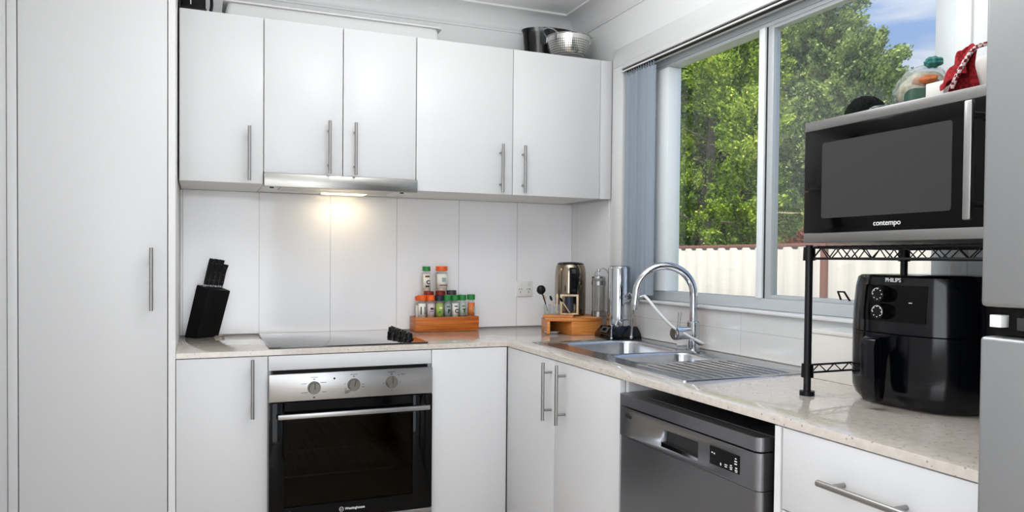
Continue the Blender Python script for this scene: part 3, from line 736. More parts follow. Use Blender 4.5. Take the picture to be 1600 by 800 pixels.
# ------------------------------------------------------------------ microwave rack
RK = thing('microwave_rack', 'black wire rack standing on the worktop under the microwave', 'rack', (-.195, -2.19, ZW))
RX0, RX1, RY0, RY1 = -.356, -.034, -2.5, -1.918
zs = 1.2425
for x in (RX0, RX1):
    for y in (RY0, RY1):
        g = G(); g.cyl((x, y, ZW+.004), (x, y, zs+.004), .0088, seg=16); p_ = part('post', g, 'black_metal', RK)
        g = G(); g.cyl((x, y, ZW+.0003), (x, y, ZW+.011), .0175, seg=20); part('foot', g, 'black_plastic', p_)
        for zc in (.940, 1.2255):
            g = G(); g.cyl((x, y, zc-.0165), (x, y, zc+.0165), .0145, .0135, 18); part('collar', g, 'black_plastic', p_)
def truss(p0, p1, z0, z1, n, r=.0026):
    p0 = Vector((*p0, 0)); p1 = Vector((*p1, 0)); d = (p1-p0)
    g.tube([p0+Vector((0, 0, z1)), p1+Vector((0, 0, z1))], r, 8); g.tube([p0+Vector((0, 0, z0)), p1+Vector((0, 0, z0))], r, 8)
    for i in range(n):
        a = p0+d*(i/n); b_ = p0+d*((i+.5)/n); c = p0+d*((i+1)/n)
        g.tube([a+Vector((0, 0, z0)), b_+Vector((0, 0, z1)), c+Vector((0, 0, z0))], .0017, 6)
e = .012
for z0_, z1_ in ((.9345, .9535),):
    for y in (RY0, RY1):
        g = G(); truss((RX0+e, y), (RX1-e, y), z0_, z1_, 6); part('side_rail', g, 'black_metal', RK)
g = G()
for y in (RY0, RY1): truss((RX0+e, y), (RX1-e, y), 1.214, 1.2405, 6)
for x in (RX0, RX1): truss((x, RY1-e), (x, RY0+e), 1.214, 1.2405, 10, .003)
part('shelf_frame', g, 'black_metal', RK)
g = G()
for k in range(22):
    y = RY1-.025-.0255*k
    g.tube([(RX0, y, 1.2432), (RX1, y, 1.2432)], .0015, 6)
for x in (-.25, -.14): g.tube([(x, RY1, 1.2395), (x, RY0, 1.2395)], .002, 6)
part('shelf_wires', g, 'black_metal', RK)

# ------------------------------------------------------------------ microwave
MW = thing('microwave', 'stainless steel and black glass microwave on the wire rack', 'microwave', (-.2, -2.2, 1.2505))
MX = -.385; my0, my1, mz0, mz1 = -2.445, -1.9275, 1.2515, 1.5387
g = G(); g.box(MX+.022, -.012, my0+.002, my1-.002, mz0, mz1-.001, .003); part('body', g, 'steel_fridge', MW)
g = G(); g.box(MX, MX+.0215, my0, my1, 1.5162, mz1, .0015); part('top_band', g, 'steel_band', MW)
g = G(); g.box(MX, MX+.0215, my0, my1, mz0, 1.2738, .0015); part('bottom_band', g, 'steel_band', MW)
g = G(); g.box(MX+.0005, MX+.0215, my0+.052, my1, 1.2742, 1.5158, .001); md_ = part('door', g, 'black_glass', MW)
g = G(); g.prism([(y, z) for y, z, _ in rrect(-2.3035, -1.9813, 1.308, 1.4834, .006, 0, 4)], 0, .0006)
for v in g.bm.verts: v.co = Vector((MX-.0002+v.co.z, v.co.x, v.co.y))
part('window', g, 'window_grey', md_, 'grey meshed door window')
g = G(); g.box(MX+.0005, MX+.0215, my0, my0+.0515, 1.2742, 1.5158, .001); part('control_panel', g, 'black_glass', MW)
g = G(); hy = -2.3655; g.box(MX-.045, MX-.035, hy-.008, hy+.008, 1.2855, 1.5055, .003)
for z in (1.3135, 1.4795): g.cyl((MX-.036, hy, z), (MX, hy, z), .0065, seg=14)
part('handle', g, 'steel', md_, 'vertical brushed steel bar handle')
text('brand_text', 'contempo', .0165, (MX-.0004, -2.160, 1.2905), 'X-', 'white_print', md_, bold=.00005)

# ------------------------------------------------------------------ air fryer
AF = thing('air_fryer', 'glossy black air fryer with two dials on the worktop under the rack', 'air fryer', (-.155, -2.10, ZW+.0003))
AC = Vector((-.158, -2.10, 0)); zA = ZW+.0003
def sup(hw, hd, z, n=48, p=2.9):
    out = []
    for k in range(n):
        a = 2*PI*k/n; c, s_ = math.cos(a), math.sin(a)
        out.append((AC.x+hd*math.copysign(abs(c)**(2/p), c), AC.y+hw*math.copysign(abs(s_)**(2/p), s_), z))
    return out
seam = 1.0465
def prof(lst): return [sup(hw, hd, z) for hw, hd, z in lst]
g = G(); g.loft(prof([(.12, .115, zA), (.138, .128, zA+.004), (.152, .139, zA+.018), (.158, .1435, zA+.035), (.1595, .145, zA+.06), (.1595, .145, seam-.002), (.1585, .144, seam-.001)])); lower = part('lower_body', g, 'black_gloss', AF)
g = G(); g.loft(prof([(.1585, .144, seam), (.1595, .145, seam+.001), (.158, .144, 1.1), (.154, .141, 1.15), (.149, .137, 1.172), (.142, .13, 1.1775), (.09, .08, 1.179)])); up = part('upper_body', g, 'black_gloss', AF)
fx = AC.x-.1455
def face_x(y, z, off=0):
    hw = np.interp(z, [1.0475, 1.1, 1.15, 1.172], [.1595, .158, .154, .149]); hd = np.interp(z, [1.0475, 1.1, 1.15, 1.172], [.145, .144, .141, .137])
    return AC.x-hd*max(0, 1-(abs(y-AC.y)/hw)**2.9)**(1/2.9)-off
g = G(); ny, nz = 24, 10; ga = []; gb = []
for i in range(ny+1):
    y = -2.185+(.165)*i/ny
    ga.append([g.bm.verts.new((face_x(y, 1.0735+.0815*j/nz, .0012), y, 1.0735+.0815*j/nz)) for j in range(nz+1)])
    gb.append([g.bm.verts.new((face_x(y, 1.0735+.0815*j/nz, -.001), y, 1.0735+.0815*j/nz)) for j in range(nz+1)])
for i in range(ny):
    for j in range(nz):
        g.bm.faces.new((ga[i][j], ga[i+1][j], ga[i+1][j+1], ga[i][j+1])); g.bm.faces.new((gb[i][j], gb[i][j+1], gb[i+1][j+1], gb[i+1][j]))
for i in range(ny):
    for j in (0, nz): g.bm.faces.new((ga[i][j], gb[i][j], gb[i+1][j], ga[i+1][j]))
for j in range(nz):
    for i in (0, ny): g.bm.faces.new((ga[i][j], ga[i][j+1], gb[i][j+1], gb[i][j]))
part('control_panel', g, 'black_glass', up)
for z in (1.135, 1.0955):
    g = G(); y = -2.0865
    g.cyl((fx, y, z), (fx-.02, y, z), .0185, .0165, 28); k = part('dial', g, 'black_plastic', up)
    g = G()
    rr = [(fx-.0203, y+.0135*math.cos(2*PI*q/24), z+.0135*math.sin(2*PI*q/24)) for q in range(15 if z < 1.1 else 8)]
    g.tube(rr, .0006, 6)
    for q in range(8):
        a = 2*PI*q/8; g.box(fx-.0206, fx-.0200, y+.0115*math.cos(a)-.0011, y+.0115*math.cos(a)+.0011, z+.0115*math.sin(a)-.0011, z+.0115*math.sin(a)+.0011)
    part('dial_marks', g, 'white_print', k)
for z in (1.136, 1.096):
    g = G(); x_ = face_x(-2.058, z, .0018)
    g.tube([(x_, -2.058-.004*math.cos(2*PI*q/16), z+.004*math.sin(2*PI*q/16)) for q in range(17)], .0006, 6)
    part('symbol', g, 'white_print', up)
g = G(); x_ = face_x(-2.152, 1.118, .0014); g.box(x_-.0006, x_, -2.156, -2.148, 1.117, 1.1185); part('symbol', g, 'white_print', up)
text('brand_text', 'PHILIPS', .0125, (AC.x-.1425, -2.1075, 1.1665), 'X-', 'white_print', up, bold=.0002)
# drawer handle: a thick fin that hangs from the top of the drawer front
g = G()
prf = [(fx+.006, 1.042), (fx-.05, 1.042), (fx-.062, 1.036), (fx-.066, 1.02), (fx-.062, .92), (fx-.055, .898), (fx-.036, .898), (fx-.03, .92), (fx-.028, .995), (fx-.022, 1.006), (fx+.006, 1.008)]
g.yprism(prf, -2.12, -2.082); es = list(g.bm.edges); bmesh.ops.bevel(g.bm, geom=es, offset=.003, segments=2, affect='EDGES', profile=.5)
part('drawer_handle', g, 'black_gloss', lower)

# white box behind the fryer
WB = thing('storage_box', 'plain white box against the tiles behind the black air fryer', 'box', (-.085, -1.80, ZW+.0003))
g = G(); g.box(-.137, -.016, -1.898, -1.705, ZW+.0003, 1.006, .002); part('body', g, 'card_white', WB)
g = G(); g.box(-.1395, -.0135, -1.9, -1.7025, 1.0062, 1.018, .002); part('lid', g, 'card_white', WB)

# ------------------------------------------------------------------ clutter on the microwave
zm = mz1+.0003
g = G(); bmesh.ops.create_icosphere(g.bm, subdivisions=5, radius=1)
for v in g.bm.verts:
    n_ = 1+.05*math.sin(v.co.x*41+v.co.y*17)*math.sin(v.co.y*37+v.co.z*29)*math.sin(v.co.z*33)
    v.co = Vector((-.28+.045*v.co.x*n_, -2.008+.044*v.co.y*n_, max(zm, zm+.016+.042*v.co.z*n_)))
m = mat('dark_knit', srgb(10, 15, 12), .9, spec=.2); noise_bump(m, 300, .004, .8)
single('woolly_bundle', g, 'dark_knit', 'dark rounded bumpy bundle at the left end of the microwave top', 'bundle', (-.28, -2.008, zm))
# flattened clear wrapper between the bundle and the bag
g = G(); bmesh.ops.create_icosphere(g.bm, subdivisions=4, radius=1)
for v in g.bm.verts:
    n_ = 1+.16*math.sin(v.co.x*9+v.co.y*13)*math.sin(v.co.y*11+v.co.z*7)
    v.co = Vector((-.33+.03*v.co.x*n_, -2.096+.024*v.co.y*n_, max(zm, zm+.012*v.co.z*n_+.004)))
single('clear_wrapper', g, 'bag_plastic', 'small crumpled clear wrapper beside the dark bundle', 'wrapper', (-.33, -2.096, zm))
# bag of bread: bread loaf inside a clear knotted bag
BG = thing('food_bag', 'bulging clear plastic food bag with a knotted teal top on the microwave', 'bag', (-.235, -2.12, zm))
def blob(c, r, amp, f, seed, zmin, sub=4):
    g = G(); bmesh.ops.create_icosphere(g.bm, subdivisions=sub, radius=1); rnd = random.Random(seed); p = [rnd.uniform(0, 6) for _ in range(6)]
    for v in g.bm.verts:
        x, y, z = v.co
        n_ = 1+amp*(math.sin(x*f+p[0])*math.sin(y*f*1.3+p[1])+.6*math.sin(z*f*1.7+p[2])*math.sin((x+y)*f*.8+p[3]))
        v.co = Vector((c[0]+r[0]*x*n_, c[1]+r[1]*y*n_, max(zmin, c[2]+r[2]*z*n_)))
    return g
m = mat('bread', srgb(176, 166, 140), .8); noise_color(m, 60, srgb(150, 138, 112), srgb(196, 188, 164))
mat('teal_plastic', srgb(36, 110, 104), .4); mat('orange_print', srgb(168, 88, 36), .5)
g = blob((-.23, -2.118, zm+.05), (.05, .05, .045), .05, 5, 1, zm); lf = part('loaf', g, 'bread', BG)
g = blob((-.23, -2.118, zm+.052), (.06, .059, .053), .06, 7, 2, zm); part('clear_film', g, 'bag_plastic', BG)
g = blob((-.235, -2.145, zm+.11), (.018, .018, .012), .14, 6, 3, zm); part('knotted_top', g, 'teal_plastic', BG, 'bunched teal end of the bag')
g = blob((-.268, -2.15, zm+.065), (.012, .03, .012), .08, 5, 4, zm); part('printed_patch', g, 'orange_print', BG, 'orange printed patch')
# dark green packet leaning in front of it
mat('green_packet', srgb(22, 66, 48), .35)
g = G()
L_ = []
for i in range(9):
    u = i/8; y = -2.135-.075*u; h = .034+.014*u+.004*math.sin(u*7)
    L_.append([(-.315-.006*math.sin(u*5), y, zm), (-.31-.006*math.sin(u*5), y, zm+h), (-.302, y, zm+h), (-.296, y, zm)])
g.loft(L_); single('green_packet', g, 'green_packet', 'dark green food packet lying in front of the bread bag', 'packet', (-.305, -2.165, zm))
# small white carton
g = G(); g.box(-.345, -.325, -2.253, -2.213, zm, zm+.036, .002); single('small_carton', g, 'card_white', 'small white carton between the green packet and the red cloth', 'carton', (-.335, -2.233, zm))
# white tub with the red checked cloth draped over its corner
TBX = thing('white_tub', 'white lidded tub at the right end of the microwave top', 'tub', (-.24, -2.33, zm))
g = G(); g.loft([[p for p in rrect(-.315, -.165, -2.425, -2.285, .02, zm, 5)], [p for p in rrect(-.32, -.16, -2.43, -2.28, .022, zm+.06, 5)], [p for p in rrect(-.315, -.165, -2.425, -2.285, .03, zm+.074, 5)]]); part('body', g, 'card_white', TBX)
g = G(); g.loft([rrect(-.327, -.153, -2.417, -2.25, .02, zm+.004, 5), rrect(-.327, -.153, -2.417, -2.25, .02, zm+.0105, 5)]); 
g.bm.free()
# gingham cloth
m = mat('gingham', srgb(150, 24, 30), .85)
t, b = nt(m)
tc = t.nodes.new('ShaderNodeTexCoord'); ck = t.nodes.new('ShaderNodeTexChecker'); ck.inputs['Scale'].default_value = 150
ck.inputs[1].default_value = srgb(170, 26, 34); ck.inputs[2].default_value = srgb(128, 16, 24)
t.links.new(tc.outputs['Object'], ck.inputs['Vector']); t.links.new(ck.outputs['Color'], b.inputs['Base Color'])
m = mat('gingham_edge', srgb(150, 24, 30), .85)
t, b = nt(m)
tc = t.nodes.new('ShaderNodeTexCoord'); ck = t.nodes.new('ShaderNodeTexChecker'); ck.inputs['Scale'].default_value = 150
ck.inputs[1].default_value = srgb(120, 14, 24); ck.inputs[2].default_value = srgb(212, 200, 198)
t.links.new(tc.outputs['Object'], ck.inputs['Vector']); t.links.new(ck.outputs['Color'], b.inputs['Base Color'])
CL = thing('tea_towel', 'crumpled red checked tea towel between the bread bag and the white tub', 'tea towel', (-.34, -2.28, zm))
g = G(); N1, N2 = 40, 24; grid = []
for i in range(N1+1):
    row = []
    for j in range(N2+1):
        u, w = i/N1, j/N2
        y = -2.266-.052*w+.008*math.sin(u*9)
        x = -.372+.045*u+.004*math.sin(w*14+u*6)
        top = .02+.072*min(1, w*1.5)-.008*w
        z = zm+.0015+top*math.sin(PI*min(1, .08+u*.92))**.7+.006*math.sin(w*17+u*8)*math.sin(u*11)
        row.append(g.bm.verts.new((x, y, max(z, zm+.001))))
    grid.append(row)
for i in range(N1):
    for j in range(N2): g.bm.faces.new((grid[i][j], grid[i+1][j], grid[i+1][j+1], grid[i][j+1]))
o = part('cloth', g, 'gingham', CL, angle=80)
md = o.modifiers.new('thick', 'SOLIDIFY'); md.thickness = .0015
g = G(); hp = [(-.374, -2.292, zm+.008), (-.376, -2.304, zm+.03), (-.366, -2.313, zm+.058), (-.352, -2.32, zm+.08), (-.34, -2.335, zm+.087), (-.32, -2.37, zm+.088)]
cp_ = catmull(hp, 8)
g.tube(cp_, [.0045]*len(cp_), 8); part('hem', g, 'gingham_edge', CL, 'red and white checked hem')

# ------------------------------------------------------------------ things on the wall cabinets
zu = UZ1+.0003
TUB = thing('long_storage_tub', 'long shallow white plastic tub lying on top of the wall cabinets', 'tub', (-1.24, -.27, zu))
g = G(); g.loft([rrect(-1.645, -.805, -.335, -.19, .02, zu, 5), rrect(-1.65, -.80, -.34, -.185, .024, zu+.006, 5), rrect(-1.64, -.81, -.332, -.193, .024, zu+.055, 5)]); part('body', g, 'tub_white', TUB)
g = G(); g.loft([rrect(-1.655, -.795, -.345, -.18, .026, zu+.0555, 5), rrect(-1.655, -.795, -.345, -.18, .026, zu+.062, 5), rrect(-1.63, -.82, -.325, -.2, .024, zu+.07, 5)]); part('lid', g, 'tub_white', TUB)
BB = thing('black_appliance', 'black boxy appliance on the wall cabinet at the top left corner', 'appliance', (-1.75, -.2, zu))
g = G(); g.box(-1.803, -1.715, -.33, -.06, zu+.004, zu+.2, .012, 3); part('body', g, 'black_matte', BB)
g = G(); g.box(-1.803, -1.712, -.333, -.06, zu+.0, zu+.022, .004); part('base', g, 'black_gloss', BB)
g = G(); g.tube(catmull([(-1.70, -.3, zu+.004), (-1.694, -.3, zu+.05), (-1.70, -.29, zu+.1), (-1.715, -.28, zu+.13)], 6), .006, 8); part('cord', g, 'black_plastic', BB)
g = G(); g.box(-1.768, -1.765, -.3325, -.33, zu+.03, zu+.05); part('badge', g, 'chrome', BB)
# black oval roaster and steel colander
g = G(); g.lathe([(.7, 0), (.84, .006), (.93, .08), (.98, .165), (1.02, .178), (1.03, .183), (.98, .183), (.94, .165), (.8, .012), (.01, .008)], (-.172, -.1, zu), 48, True, True, .15, .08)
single('roasting_pot', g, 'black_gloss', 'black oval pot behind the steel colander on the wall cabinets', 'pot', (-.172, -.1, zu))
CO = thing('colander', 'perforated stainless steel colander on top of the wall cabinets near the window', 'colander', (-.178, -.286, zu))
cc = (-.178, -.286, zu)
def bowl_prof(sc=1): return [(.052, .004), (.066, .009), (.082, .03), (.092, .06), (.098, .088), (.1, .106)]
g = G(); P_ = bowl_prof(); inn = [(r-.0015, z+.0008) for r, z in P_][::-1]
g.lathe(P_+inn, cc, 56, True, True); b_ = part('bowl', g, 'perforated_steel', CO); b_.location = (0, 0, 0)
g = G(); g.lathe([(.05, 0), (.053, 0), (.054, .005), (.051, .005)], cc, 40, False, False); g.bm.faces.ensure_lookup_table(); part('foot_ring', g, 'chrome', CO)
g = G(); ring = [(cc[0]+.101*math.cos(2*PI*k/56), cc[1]+.101*math.sin(2*PI*k/56), cc[2]+.107) for k in range(57)]; g.tube(ring, .003, 8); part('rim', g, 'chrome', CO)
for a0 in (PI*1.06, PI*.06):
    g = G(); pts = []
    for k in range(9):
        s_ = k/8; a = a0-.42+.84*s_; rr = .101+.03*math.sin(s_*PI)**.6; pts.append((cc[0]+rr*math.cos(a), cc[1]+rr*math.sin(a), cc[2]+.107+.022*math.sin(s_*PI)**.6))
    pts = [(pts[0][0], pts[0][1], pts[0][2]-.025)]+pts+[(pts[-1][0], pts[-1][1], pts[-1][2]-.025)]
    g.tube(pts, .0028, 8); part('handle', g, 'chrome', CO)

# ------------------------------------------------------------------ knife block and knives
KB = thing('knife_block', 'slanted black knife block by the pantry side', 'knife block', (-1.72, -.09, ZW+.0003))
zk = ZW+.0003
A_ = Vector((-1.7925, -.072, zk)); B_ = Vector((-1.748, -.128, zk)); C_ = Vector((-1.6625, -.066, zk)); Dk = A_+(C_-B_)
lean = Vector((.046, .012, 0))
tops = [A_+lean+Vector((0, 0, .212)), B_+lean+Vector((0, 0, .196)), C_+lean+Vector((0, 0, .186)), Dk+lean+Vector((0, 0, .204))]
g = G(); g.loft([[A_, B_, C_, Dk], tops]); es = list(g.bm.edges); bmesh.ops.bevel(g.bm, geom=es, offset=.003, segments=2, affect='EDGES', profile=.5)
part('block', g, 'black_matte', KB)
g = G(); g.prism([(C_.x-.03, C_.y-.012), (C_.x+.012, C_.y-.006), (C_.x+.022, C_.y+.01), (C_.x-.02, C_.y+.02)], zk, zk+.004); part('base_plate', g, 'kettle_steel', KB)
kl = ['leftmost black-handled knife in the knife block', 'second black-handled knife from the left in the knife block', 'third black-handled knife from the left in the knife block', 'short black-handled knife at the right of the knife block']
for i in range(4):
    u = .1+.22*i
    # slot position on the sloping top
    p0 = (tops[0]*(1-u)+tops[3]*u)*.45+(tops[1]*(1-u)+tops[2]*u)*.55
    ln = (.108, .108, .107, .09)[i]
    K = thing('kitchen_knife', kl[i], 'knife', p0+Vector((0, 0, .001)), 'knives in the block')
    ax = Vector((.2, .04, 1)).normalized(); wx = Vector((.81, .59, 0)); wx = (wx-ax*wx.dot(ax)).normalized(); th = ax.cross(wx)
    st = p0+ax*.0115
    loops = []
    for s_, w_, o_ in ((0, .0105, 0), (.1, .0115, 0), (.4, .0108, .0), (.75, .012, .0015), (.92, .0135, .0035), (1, .013, .0045)):
        c = st+ax*(ln*s_)+wx*o_
        loops.append([c+wx*(w_*math.cos(a))+th*(.0062*math.sin(a)) for a in [2*PI*q/12 for q in range(12)]])
    g = G(); g.loft(loops); h_ = part('handle', g, 'black_plastic', K)
    g = G(); g.obox(p0+ax*.006, wx*.009, th*.0055, ax*.0055, .0015); part('bolster', g, 'chrome', K)
    g = G()
    for s_ in (.18, .5, .82): g.cyl(st+ax*(ln*s_)-th*.0068, st+ax*(ln*s_)+th*.0068, .0018, seg=10)
    g.obox(st+ax*(ln*.5)+wx*.0118, wx*.0006, th*.0012, ax*(ln*.42)); part('tang_and_rivets', g, 'chrome', h_)

# ------------------------------------------------------------------ spice box and jars
SB = thing('spice_box', 'open wooden box holding spice jars right of the cooktop', 'box', (-.694, -.08, ZW+.0003))
zs0 = ZW+.0003
g = G(); bx0, bx1, by0, by1 = -.844, -.5445, -.13, -.03
g.box(bx0, bx1, by0, by0+.007, zs0, zs0+.064, .001); g.box(bx0, bx1, by1-.007, by1, zs0, zs0+.064, .001)
g.box(bx0, bx0+.007, by0+.007, by1-.007, zs0, zs0+.064, .001); g.box(bx1-.007, bx1, by0+.007, by1-.007, zs0, zs0+.064, .001)
g.box(bx0+.007, bx1-.007, by0+.007, by1-.007, zs0, zs0+.006); part('tray', g, 'box_wood', SB)
for nm, c in (('cap_orange', (232, 96, 30)), ('cap_green', (40, 128, 62)), ('cap_navy', (34, 36, 54)), ('cap_red', (132, 38, 24)), ('cap_grey', (66, 58, 62)),
              ('lab_white', (232, 230, 220)), ('lab_pink', (214, 196, 196)), ('lab_green', (160, 182, 84)), ('lab_grey', (150, 164, 160)), ('lab_mint', (172, 186, 170)), ('lab_orange', (214, 120, 60)),
              ('spice_cream', (226, 208, 176)), ('spice_dark', (86, 76, 60)), ('spice_rust', (176, 92, 48)), ('spice_peach', (232, 178, 140)), ('lab_navy', (40, 46, 64))):
    mat(nm, srgb(*c), .45)
def jar(x, y, z, h, r, cap, lab, spice, letter, label, bars=None, capr=1.08, l0=.14, l1=.84, ch=.02):
    J = thing('spice_jar', label, 'spice jar', (x, y, z), 'spice jars')
    hb = h-ch
    g = G(); g.lathe([(r*.9, 0), (r, .003), (r, hb-.012), (r*.8, hb-.002), (r*.8, hb)], (x, y, z), 24); part('glass_jar', g, 'jar_glass', J)
    g = G(); g.lathe([(r*.86, .002), (r*.92, .004), (r*.92, hb*.72), (.001, hb*.74)], (x, y, z), 20); part('spice', g, spice, J)
    g = G(); g.lathe([(r*.9, hb-.001), (r*capr, hb), (r*capr, hb+ch-.002), (r*.98, hb+ch), (.001, hb+ch+.0002)], (x, y, z), 24); part('cap', g, cap, J)
    # label wraps the front half
    g = G(); n = 12; z0, z1 = z+hb*l0, z+hb*l1; R = r*1.02
    lo = []
    for q in range(n+1):
        a = PI+.35+(PI-.7)*q/n; lo.append((x+R*math.cos(a), y+R*math.sin(a)))
    A2 = g.ring([(px, py, z0) for px, py in lo]); B2 = g.ring([(px, py, z1) for px, py in lo]); g.bridge(A2, B2, False)
    lb = part('label', g, lab, J)
    md = lb.modifiers.new('thick', 'SOLIDIFY'); md.thickness = .0004
    if letter: text('letter', letter, .024, (x+.003, y-R-.0006, z+hb*(l0+(l1-l0)*(.36 if ch > .02 else .42))), 'Y-', 'ink', lb, bold=.001)
    if bars:
        for (bx, bz, w, hh, mm) in bars:
            g = G(); g.box(x+bx*r-w*r/2, x+bx*r+w*r/2, y-R-.0012, y-R*.9, z+hb*(l0+(l1-l0)*bz)-hb*(l1-l0)*hh/2, z+hb*(l0+(l1-l0)*bz)+hb*(l1-l0)*hh/2); part('label_print', g, mm, lb)
    return J
zj = zs0+.0063; yf = -.101
P0 = [(.0, .74, 1.1, .1, 'ink')]
jar(-.8085, yf, zj, .156, .0185, 'cap_orange', 'lab_white', 'spice_cream', None, 'orange-capped spice jar with a white and black striped label', [(-.45, .45, .22, .6, 'ink'), (.5, .45, .16, .6, 'ink')], l0=.47, l1=.9, ch=.024)
jar(-.768, yf, zj, .155, .0185, 'cap_orange', 'lab_pink', 'spice_peach', None, 'orange-capped spice jar with a pinkish label', [(.1, .6, .8, .16, 'lab_navy'), (0, .38, .9, .05, 'lab_navy')], l0=.47, l1=.9, ch=.024)
jar(-.727, yf, zj, .154, .0185, 'cap_navy', 'lab_green', 'spice_dark', None, 'spice jar with a dark blue cap and lime green label', [(.1, .66, .7, .14, 'lab_white'), (-.1, .34, .5, .16, 'cap_green')], l0=.47, l1=.9, ch=.024)
jar(-.688, yf, zj, .154, .0165, 'cap_green', 'lab_grey', 'spice_dark', 'P', 'green-capped spice jar marked with a letter P', [(0, .76, .9, .06, 'ink')], l0=.47, l1=.9, ch=.024)
jar(-.6515, yf, zj, .155, .0165, 'cap_green', 'lab_white', 'spice_cream', 'C', 'green-capped spice jar with a letter C on a white label in the box', [(0, .76, .9, .08, 'ink')], l0=.47, l1=.9, ch=.024)
jar(-.615, yf, zj, .156, .0165, 'cap_green', 'lab_mint', 'spice_dark', 'T', 'green-capped spice jar marked with a letter T', [(0, .76, .9, .06, 'ink')], l0=.47, l1=.9, ch=.024)
jar(-.5735, yf, zj, .157, .0175, 'cap_green', 'lab_orange', 'spice_rust', None, 'green-capped spice jar of rust coloured spice at the right end of the box', [(.55, .45, .5, .5, 'lab_grey')], l0=.47, l1=.9, ch=.024)
# rear row, mostly hidden
zr_ = .172
jar(-.808, -.059, zj, .150, .019, 'cap_orange', 'lab_white', 'spice_cream', None, 'orange-capped jar in the rear row behind the striped-label jar')
jar(-.764, -.0595, zj, zr_, .0215, 'cap_red', 'lab_white', 'spice_rust', None, 'dark red capped jar in the rear row under the tall letter C jar')
jar(-.708, -.0595, zj, zr_, .0215, 'cap_red', 'lab_white', 'spice_rust', None, 'dark red capped jar in the rear row under the big orange-capped jar')
jar(-.655, -.0595, zj, zr_+.003, .0215, 'cap_grey', 'lab_white', 'spice_dark', None, 'grey-capped jar in the rear row with nothing on its lid')
ztop = zj+zr_+.0005
jar(-.776, -.0595, ztop, .112, .0185, 'cap_green', 'lab_white', 'spice_cream', 'C', 'tall green-capped spice jar with letter C standing on top of the rear jars', [(0, .84, 1.1, .12, 'cap_red'), (0, .14, 1.0, .12, 'lab_navy')], 1.0)
jar(-.703, -.0595, ztop, .113, .0275, 'cap_orange', 'lab_white', 'spice_peach', None, 'wide orange-capped jar standing on top of the rear jars', [(.1, .6, .7, .3, 'lab_grey'), (0, .22, 1.3, .06, 'cap_red')], 1.0)

# ------------------------------------------------------------------ power point
PO = thing('power_outlet', 'white double power outlet on the tiled back wall', 'power outlet', (-.26, 0, 1.062))
g = G(); g.box(-.303, -.217, -.008, -.0004, 1.025, 1.1, .003); pl_ = part('plate', g, 'white_plastic', PO)
for x in (-.283, -.24):
    g = G()
    for dx, dz, a in ((-.006, .006, .5), (.006, .006, -.5), (0, -.008, 0)):
        g.obox((x+dx, -.0083, 1.055+dz), (.0012*math.cos(a), 0, -.0012*math.sin(a)), (0, .0006, 0), (.0045*math.sin(a), 0, .0045*math.cos(a)))
    part('socket_slots', g, 'window_grey', pl_)
    g = G(); g.box(x-.006, x+.006, -.011, -.0075, 1.078, 1.092, .001); part('switch', g, 'white_plastic', pl_)

# ------------------------------------------------------------------ bamboo corner stand and what is on it
ST = thing('bamboo_stand', 'curved bamboo stand in the worktop corner', 'stand', (-.2, -.35, ZW+.0003))
z0 = ZW+.0003; zt0, zt1 = z0+.058, z0+.074
arc = [(-.24, -.462), (-.2, -.476), (-.155, -.476), (-.115, -.464), (-.08, -.442), (-.055, -.41), (-.045, -.37)]
top = [(-.335, -.40)]+arc+[(-.045, -.2), (-.25, -.2)]
g = G(); g.prism(top, zt0, zt1, .003); part('top', g, 'bamboo', ST)
inner = [(x+(-.17-x)*.07, y+(-.35-y)*.12) for x, y in arc]
g = G(); g.prism(arc+inner[::-1], z0, zt0-.0002, .0015); part('curved_leg', g, 'bamboo', ST)
g = G(); g.prism([(-.327, -.401), (-.317, -.408), (-.247, -.205), (-.262, -.205)], z0, zt0-.0002, .001); part('side_leg', g, 'bamboo', ST)
g = G(); g.box(-.262, -.05, -.214, -.204, z0, zt0-.0002, .001); part('back_panel', g, 'bamboo', ST)
g = G(); g.prism([(-.238, -.452), (-.229, -.452), (-.229, -.216), (-.238, -.216)], z0, zt0-.0002, .001); part('middle_leg', g, 'bamboo', ST)
g = G(); g.prism([(-.345, -.392), (-.232, -.46), (-.19, -.39), (-.30, -.32)], zt1+.0003, zt1+.011, .002); single('bamboo_tray', g, 'bamboo', 'small flat bamboo tray on the left of the bamboo stand', 'tray', (-.27, -.39, zt1))
zt = zt1+.0115
g = G(); g.lathe([(.028, 0), (.036, .004), (.038, .007), (.036, .007), (.001, .006)], (-.278, -.35, z0), 24, True, True, 1, .6); single('small_dish', g, 'white_plastic', 'small white dish under the bamboo stand', 'dish', (-.278, -.35, z0))
# kettle
KC = (-.155, -.285, zt1+.0005)
KT = thing('kettle', 'dark bronze steel electric kettle on the bamboo stand', 'kettle', KC)
g = G(); g.lathe([(.066, 0), (.07, .004), (.071, .03), (.0715, .17), (.07, .2), (.066, .222), (.062, .23), (.001, .231)], KC, 48); part('body', g, 'kettle_steel', KT)
g = G(); g.lathe([(.061, .2305), (.06, .236), (.05, .241), (.001, .243)], KC, 40); part('lid', g, 'black_gloss', KT)
hd = Vector((-.3, -.95, 0)).normalized()
g = G(); kc = Vector(KC)
sd = Vector((-hd.y, hd.x, 0))
loopz = []
for z, o_ in ((.055, .066), (.06, .074), (.13, .082), (.19, .082), (.212, .074), (.218, .06)):
    c = kc+hd*o_+Vector((0, 0, z)); loopz.append([c+sd*.017-hd*.02, c-sd*.017-hd*.02, c-sd*.017+hd*.004, c-sd*.01+hd*.01, c+sd*.01+hd*.01, c+sd*.017+hd*.004])
g.loft(loopz); part('handle', g, 'black_gloss', KT)
